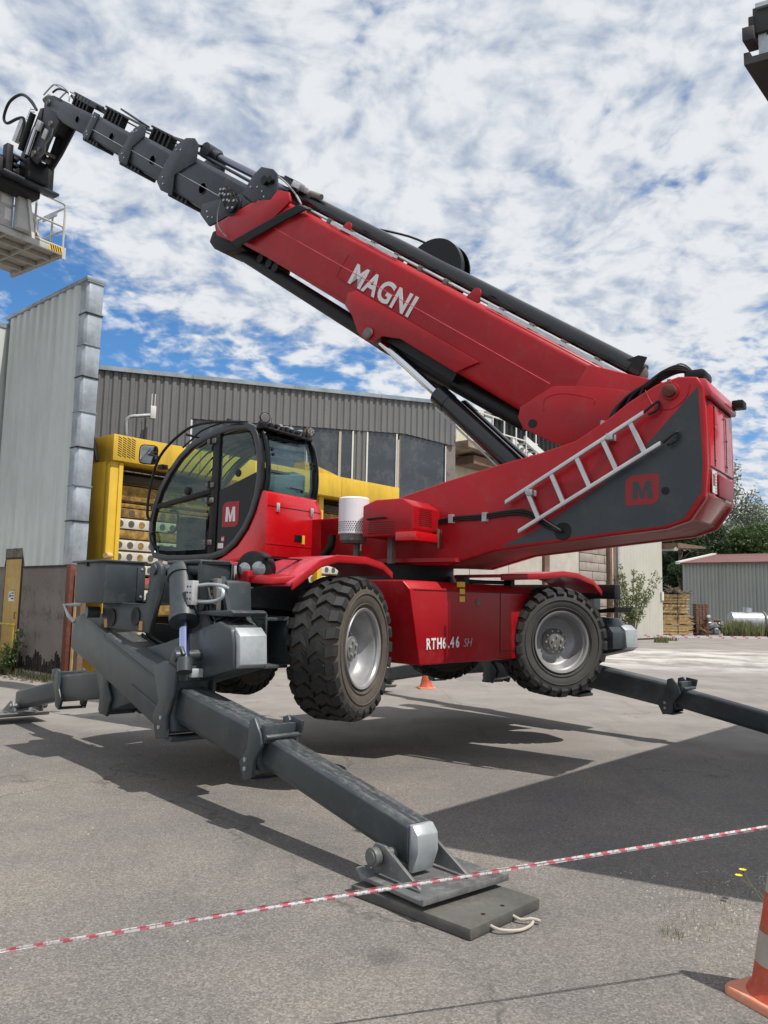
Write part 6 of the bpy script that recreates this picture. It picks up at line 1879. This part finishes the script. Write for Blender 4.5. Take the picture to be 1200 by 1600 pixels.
def grass_patch(name, label, pts, n, h, m, seed, wid=0.006):
    r = random.Random(seed)
    b = MB(ID)
    for _ in range(n):
        cx, cy, rad = r.choice(pts)
        a = r.random() * 2 * pi
        q = sqrt(r.random()) * rad
        x, y = cx + cos(a) * q, cy + sin(a) * q
        hh = h * (0.4 + 0.8 * r.random())
        lx, ly = (r.random() - 0.5) * hh * 0.9, (r.random() - 0.5) * hh * 0.9
        w_ = wid * (0.6 + 0.8 * r.random())
        a2 = r.random() * pi
        ux, uy = cos(a2) * w_, sin(a2) * w_
        b.add([(x - ux, y - uy, 0), (x + ux, y + uy, 0), (x + lx * 0.4 + ux * 0.7, y + ly * 0.4 + uy * 0.7, hh * 0.6), (x + lx * 0.4 - ux * 0.7, y + ly * 0.4 - uy * 0.7, hh * 0.6), (x + lx, y + ly, hh)],
              [(0, 1, 2, 3), (3, 2, 4)], raw=True)
    return b.build(name, m, kind='stuff')


grass_patch('grass', '', [(1.72, 4.35, 0.22), (1.55, 4.1, 0.15), (1.9, 4.6, 0.25), (1.42, 4.02, 0.06)], 260, 0.035, GRASSM, 1, 0.0012)
grass_patch('weeds', '', [(24 + 1.6 * k, 49.5 + (k % 3), 1.5) for k in range(8)] + [(20.5, 46.5, 0.7), (21.5, 47.5, 0.9)], 3800, 0.95, GRASSM, 2, 0.035)
grass_patch('weeds', '', [(14.2, 40.0, 0.5), (13.0, 37.5, 0.35), (17.0, 34.0, 0.25)], 260, 0.32, GRASSM, 3, 0.02)
wl = [(WLM @ V(0.3 + 0.28 * k, -0.18, 0)) for k in range(12)]
grass_patch('weeds', '', [(p.x, p.y, 0.22) for p in wl], 900, 0.16, leaf_mat('weed_dark', (0.05, 0.06, 0.025), (0.12, 0.11, 0.06)), 4, 0.008)
# soil and grit washed against the wall
sm_ = MB(ID)
r5 = random.Random(9)
for k in range(420):
    p = WLM @ V(0.1 + 3.4 * r5.random(), -0.1 - 0.5 * r5.random() ** 2, 0)
    q = 0.012 + 0.035 * r5.random() ** 2
    a = r5.random() * 6
    sm_.add([(p.x + cos(a + i * 1.57) * q, p.y + sin(a + i * 1.57) * q, 0) for i in range(4)] + [(p.x, p.y, q * 0.9)], [(0, 1, 4), (1, 2, 4), (2, 3, 4), (3, 0, 4)], raw=True)
sm_.build('rubble', DIRTM, kind='stuff')
gv = MB(ID)
for k in range(1500):
    t = r5.random()
    if k % 3:
        x, y = 1.3 + 1.3 * r5.random(), 3.4 + 1.6 * r5.random()
        if x < 1.35 + 0.2 * r5.random():
            continue
    else:
        x, y = -4 + 9 * r5.random(), 2.8 + 8 * r5.random()
    q = 0.0025 + 0.006 * r5.random() ** 3
    a = r5.random() * 6
    gv.add([(x + cos(a + i * 1.57) * q, y + sin(a + i * 1.57) * q, 0) for i in range(4)] + [(x, y, q)], [(0, 1, 4), (1, 2, 4), (2, 3, 4), (3, 0, 4)], raw=True)
gv.build('gravel', CONCL, kind='stuff')


# ------------------------------------------------------------------ foliage
def leaves(name, m, parent, centres, n, size, seed, M=None, **tags):
    """many small leaf faces spread through lumps; centres = (x, y, z, rx, ry, rz, weight)"""
    g_ = np.random.default_rng(seed)
    C_ = np.array([c[:6] for c in centres], float)
    wt = np.array([c[6] for c in centres], float)
    idx = g_.choice(len(C_), n, p=wt / wt.sum())
    d = g_.normal(size=(n, 3))
    d /= np.linalg.norm(d, axis=1)[:, None]
    rr = g_.random(n) ** 0.42
    P = C_[idx, :3] + d * rr[:, None] * C_[idx, 3:6]
    u = g_.normal(size=(n, 3))
    u /= np.linalg.norm(u, axis=1)[:, None]
    v = np.cross(u, g_.normal(size=(n, 3)))
    v /= np.linalg.norm(v, axis=1)[:, None]
    sz = size * (0.6 + 0.8 * g_.random(n))[:, None]
    q = np.stack([P - u * sz, P + v * sz * 0.45, P + u * sz, P - v * sz * 0.45], 1).reshape(-1, 3)
    me = bpy.data.meshes.new(name)
    me.vertices.add(len(q))
    me.vertices.foreach_set('co', q.ravel())
    me.loops.add(4 * n)
    me.loops.foreach_set('vertex_index', np.arange(4 * n, dtype=np.int32))
    me.polygons.add(n)
    me.polygons.foreach_set('loop_start', np.arange(0, 4 * n, 4, dtype=np.int32))
    me.polygons.foreach_set('loop_total', np.full(n, 4, dtype=np.int32))
    me.update()
    me.validate()
    me.materials.append(m)
    return link(me, name, M or Matrix.Identity(4), parent, **tags)


def tree(x, y, h, wd, label, m, seed, n=9000, leaf=0.12, droop=False, group=None, shape=1.0, lean=0.0, name='tree'):
    r = random.Random(seed)
    o = thing(name, label, 'tree', x, y, group=group)
    tk = MB(ID)
    rt = h * 0.018 + 0.03
    tk.path([(x, y, -0.2), (x + lean * 0.3, y, h * 0.35), (x + lean * 0.7, y, h * 0.65), (x + lean, y, h * 0.95)], rt, 8, 3)
    cen = []
    nb = 16
    for k in range(nb):
        f = 0.25 + 0.72 * k / (nb - 1)
        a = k * 2.4 + r.random()
        L = wd * 0.5 * (1.05 - abs(f - 0.5) ** 1.5 * 1.7 * shape) * (0.75 + 0.5 * r.random())
        zb = h * f * 0.92
        cx = x + lean * f
        e = (cx + cos(a) * L, y + sin(a) * L, zb + L * (0.35 if not droop else 0.05))
        tk.path([(cx, y, zb - L * 0.3), (cx + cos(a) * L * 0.5, y + sin(a) * L * 0.5, zb + L * 0.15), e], rt * 0.35, 5, 2)
        for q in range(4):
            g0 = 0.35 + 0.3 * q
            s_ = wd * (0.09 + 0.07 * r.random())
            cen.append((cx + cos(a) * L * g0 + r.uniform(-1, 1) * s_, y + sin(a) * L * g0 + r.uniform(-1, 1) * s_, zb + (0.25 if not droop else -0.1) * L * g0 + r.uniform(-0.7, 0.9) * s_,
                        s_ * 1.1, s_ * 1.1, s_ * (0.8 if not droop else 1.5), s_ ** 2))
    tk.build('trunk', BARK, None, o)
    leaves('crown', m, o, cen, n, leaf, seed)
    return o


tree(30.4, 72, 15.2, 7.0, 'tall silvery birch rising behind the crane tail above the red shed roof', LEAFB, 11, 11000, 0.15, droop=True, shape=1.3)
tree(34.6, 74, 11.5, 5.5, 'shorter drooping birch against the right edge of the picture', LEAFB, 12, 7000, 0.14, droop=True, shape=1.1)
tree(24.6, 66, 9.5, 5.5, 'dark round tree just left of the shed behind the timber packs', LEAFD, 13, 14000, 0.16)
tree(22.4, 78, 9.0, 6.5, 'dark green tree half hidden by the corner of the beige hall', LEAFD, 14, 14000, 0.17)
tree(30.0, 66, 8.5, 6.5, 'mid green rounded tree directly behind the red shed roof', LEAFM, 15, 14000, 0.16)
tree(36.0, 70, 8.8, 8.0, 'bright green tree behind the shed at the right edge', LEAFM, 16, 12000, 0.17)
tree(27.8, 86, 9.0, 7.0, 'grey-green tree standing farthest back under the birch', LEAFD, 17, 14000, 0.2)
tree(26.5, 78, 9.6, 7.5, 'broad dark tree directly behind the shed gable', LEAFD, 18, 16000, 0.18)
tree(39.5, 82, 11.0, 9.0, 'dark tree at the far right behind the bright green one', LEAFD, 19, 12000, 0.2)
# wooded slope: one mass
cen = []
r6 = random.Random(4)
for k in range(130):
    x = 20 + 150 * r6.random()
    y = 118 + 50 * r6.random()
    s_ = 4 + 2.5 * r6.random()
    cen.append((x, y, 2 + (y - 118) * 0.16 + 2 * r6.random(), s_, s_, s_ * 1.1, 1))
leaves('forest', HILLM, None, cen, 60000, 0.5, 5, kind='stuff')

# young willow-like bush against the beige siding
bp = Vector((11.7, 37.6, 0))
bu = thing('bush', 'wispy pale green bush growing against the beige ribbed siding', 'bush', bp.x, bp.y)
stm = MB(ID)
cen = []
r7 = random.Random(21)
for k in range(22):
    a = r7.random() * 2 * pi
    L = 0.8 + 1.6 * r7.random()
    top = Vector((bp.x + cos(a) * L * 0.55, bp.y + sin(a) * L * 0.4, 1.0 + 2.6 * r7.random()))
    mid = bp + (top - bp) * 0.5 + Vector((0, 0, 0.35))
    stm.path([(bp.x, bp.y, 0), tuple(mid), tuple(top)], 0.012, 5, 3)
    for q in range(5):
        f = 0.35 + 0.16 * q
        c = bp.lerp(mid, f * 2) if f < 0.5 else mid.lerp(top, f * 2 - 1)
        cen.append((c.x, c.y, c.z, 0.17, 0.17, 0.2, 1))
stm.build('stems', BARK, None, bu)
leaves('leaves', LEAFL, bu, cen, 3000, 0.06, 8)
# green shoots by the ochre door
gp2 = WLM @ V(1.95, -0.30, 0)
sb = thing('shrub', 'feathery green shoots growing by the ochre door and yellow rail', 'shrub', gp2.x, gp2.y)
st2 = MB(ID)
cen = []
for k in range(16):
    a = r7.random() * 2 * pi
    L = 0.12 + 0.3 * r7.random()
    h = 0.35 + 0.5 * r7.random()
    st2.path([(gp2.x, gp2.y, 0), (gp2.x + cos(a) * L * 0.4, gp2.y + sin(a) * L * 0.4, h * 0.6), (gp2.x + cos(a) * L, gp2.y + sin(a) * L, h)], 0.005, 4, 2)
    for q in range(4):
        f = 0.3 + 0.23 * q
        cen.append((gp2.x + cos(a) * L * f, gp2.y + sin(a) * L * f, h * f, 0.07, 0.07, 0.07, 1))
st2.build('stems', BARK, None, sb)
leaves('leaves', LEAFM, sb, cen, 1500, 0.028, 9)

# ------------------------------------------------------------------ timber yard
TM = frame(16.1, 48.6, 92)
names = ['bottom timber pack of the stack beside the beige hall corner', 'second timber pack up, greyer on its long side, in the stack by the beige hall', 'third timber pack up with short dark stamps in the stack by the beige hall',
         'topmost timber pack of the stack, under the heap of scrap bark']
rt_ = random.Random(3)
zb = 0.06
for k in range(4):
    cpt = TM @ V(1.3, 0, 0)
    tk = thing('timber_pack', names[k], 'timber pack', cpt.x, cpt.y, zb, group='timber packs stacked by the hall corner')
    for c in (0.3, 1.3, 2.2):
        MB().box(c, c + 0.1, -1.0, 0.0, zb - 0.06, zb).build('bearer', BROWN, TM, tk)
    nl = 8
    for q in range(nl):
        z0 = zb + q * 0.068
        b = MB()
        e = 2.35 + (0.35 if k < 2 else 0.15) * rt_.random()
        b.box(-0.6, e, -1.0, -0.02 + 0.03 * rt_.random(), z0, z0 + 0.060)
        for j in range(5):
            ee = e - 0.3 + (0.55 if k < 2 else 0.3) * rt_.random()
            b.box(e - 0.6, ee, -0.95 + 0.19 * j, -0.80 + 0.19 * j, z0 + 0.004, z0 + 0.056)
        b.build('board_layer', (WOODE if (k + q) % 3 == 0 else WOOD), TM, tk)
    if k > 0:
        for c in (0.6, 1.5):
            MB().box(c, c + 0.35, 0.012, 0.018, zb + 0.28, zb + 0.36).build('stamp', BROWN, TM, tk)
    MB().box(1.75, 1.77, 0.0, 0.02, zb, zb + 0.55).build('strap', BLACK, TM, tk)
    zb += 0.62
sc = MB(ID)
for k in range(140):
    x, y = 17.3 + 1.2 * rt_.random() ** 0.9, 48.2 + 0.8 * rt_.random()
    z = zb + 0.02 + 0.4 * (1 - abs((x - 17.3) / 0.8) * 0.7) * rt_.random()
    a, b2_ = rt_.random() * 6, rt_.random() - 0.5
    L = 0.15 + 0.25 * rt_.random()
    sc.tube((x, y, z), (x + cos(a) * L, y + sin(a) * L, z + b2_ * L), 0.018, 5)
sc.build('scrap_heap', BARK, label='heap of tangled brown bark offcuts on top of the timber packs', category='scrap heap')
BMx = TM @ V(3.15, 0, 0)
bs_ = thing('block_stack', 'stack of dark reddish brown blocks between the timber packs and the shed', 'block stack', BMx.x, BMx.y)
for i in range(14):
    for j in range(4):
        MB().box(2.85 + 0.19 * j + 0.01 * rt_.random(), 2.85 + 0.19 * j + 0.17, -0.6, 0.0 + 0.03 * rt_.random(), 0.02 + i * 0.135, 0.02 + i * 0.135 + 0.12).build('block', BRICKS, TM, bs_)
# steel duct sections in front of the shed
du_ = thing('duct_section', 'silver sheet-metal duct with a tapering end lying in front of the grey shed', 'duct', 22.5, 49.5)
DM = frame(19.9, 49.0, 92)
MB().tube((1.3, 0, 0.95), (3.2, 0, 0.95), 0.52, 28).build('duct_body', GALV, DM, du_)
MB().tube((3.2, 0, 0.95), (3.3, 0, 0.95), 0.60, 28).build('flange', HUBM, DM, du_)
MB().tube((3.3, 0, 0.95), (6.8, 0.2, 0.45), 0.42, 28, 0.18).build('duct_taper', GALV, DM, du_)
MB().tube((2.3, 0, 1.4), (2.35, 0, 1.75), 0.26, 20).build('duct_outlet', GALV, DM, du_)
for a in (1.6, 2.9):
    MB().box(a, a + 0.12, -0.5, 0.5, 0.0, 0.5).build('cradle', BROWN, DM, du_)
sx_ = thing('scrap_pile', 'pile of bent silver pipes and dark scrap beside the brown block stack', 'scrap pile', 20.2, 49.0)
for k in range(46):
    a, b2_ = rt_.random() * 6, (rt_.random() - 0.5) * 0.9
    x, y, z = 19.3 + 2.0 * rt_.random(), 48.6 + 0.9 * rt_.random(), 0.15 + 0.8 * rt_.random()
    L = 0.3 + 0.5 * rt_.random()
    MB(ID).tube((x, y, z), (x + cos(a) * L, y + sin(a) * L, max(0.05, z + b2_ * L)), 0.05 + 0.11 * rt_.random(), 10).build('pipe' if k % 3 else 'offcut', GALV if k % 3 == 0 else (HUBM if k % 3 == 1 else BROWN), None, sx_)

# small repeated bits too fine to pick apart one by one
for o in bpy.data.objects:
    if o.parent is not None and o.name.split('.')[0] in ('wheel_nuts', 'bolts', 'perforation', 'mesh_grille', 'hole', 'plug', 'notice_print', 'worn_sticker', 'label_print', 'port', 'hazard_stripes', 'damp_plinth', 'floor_print'):
        if o.type == 'MESH' and len(o.data.polygons) > 40:
            o['kind'] = 'stuff'
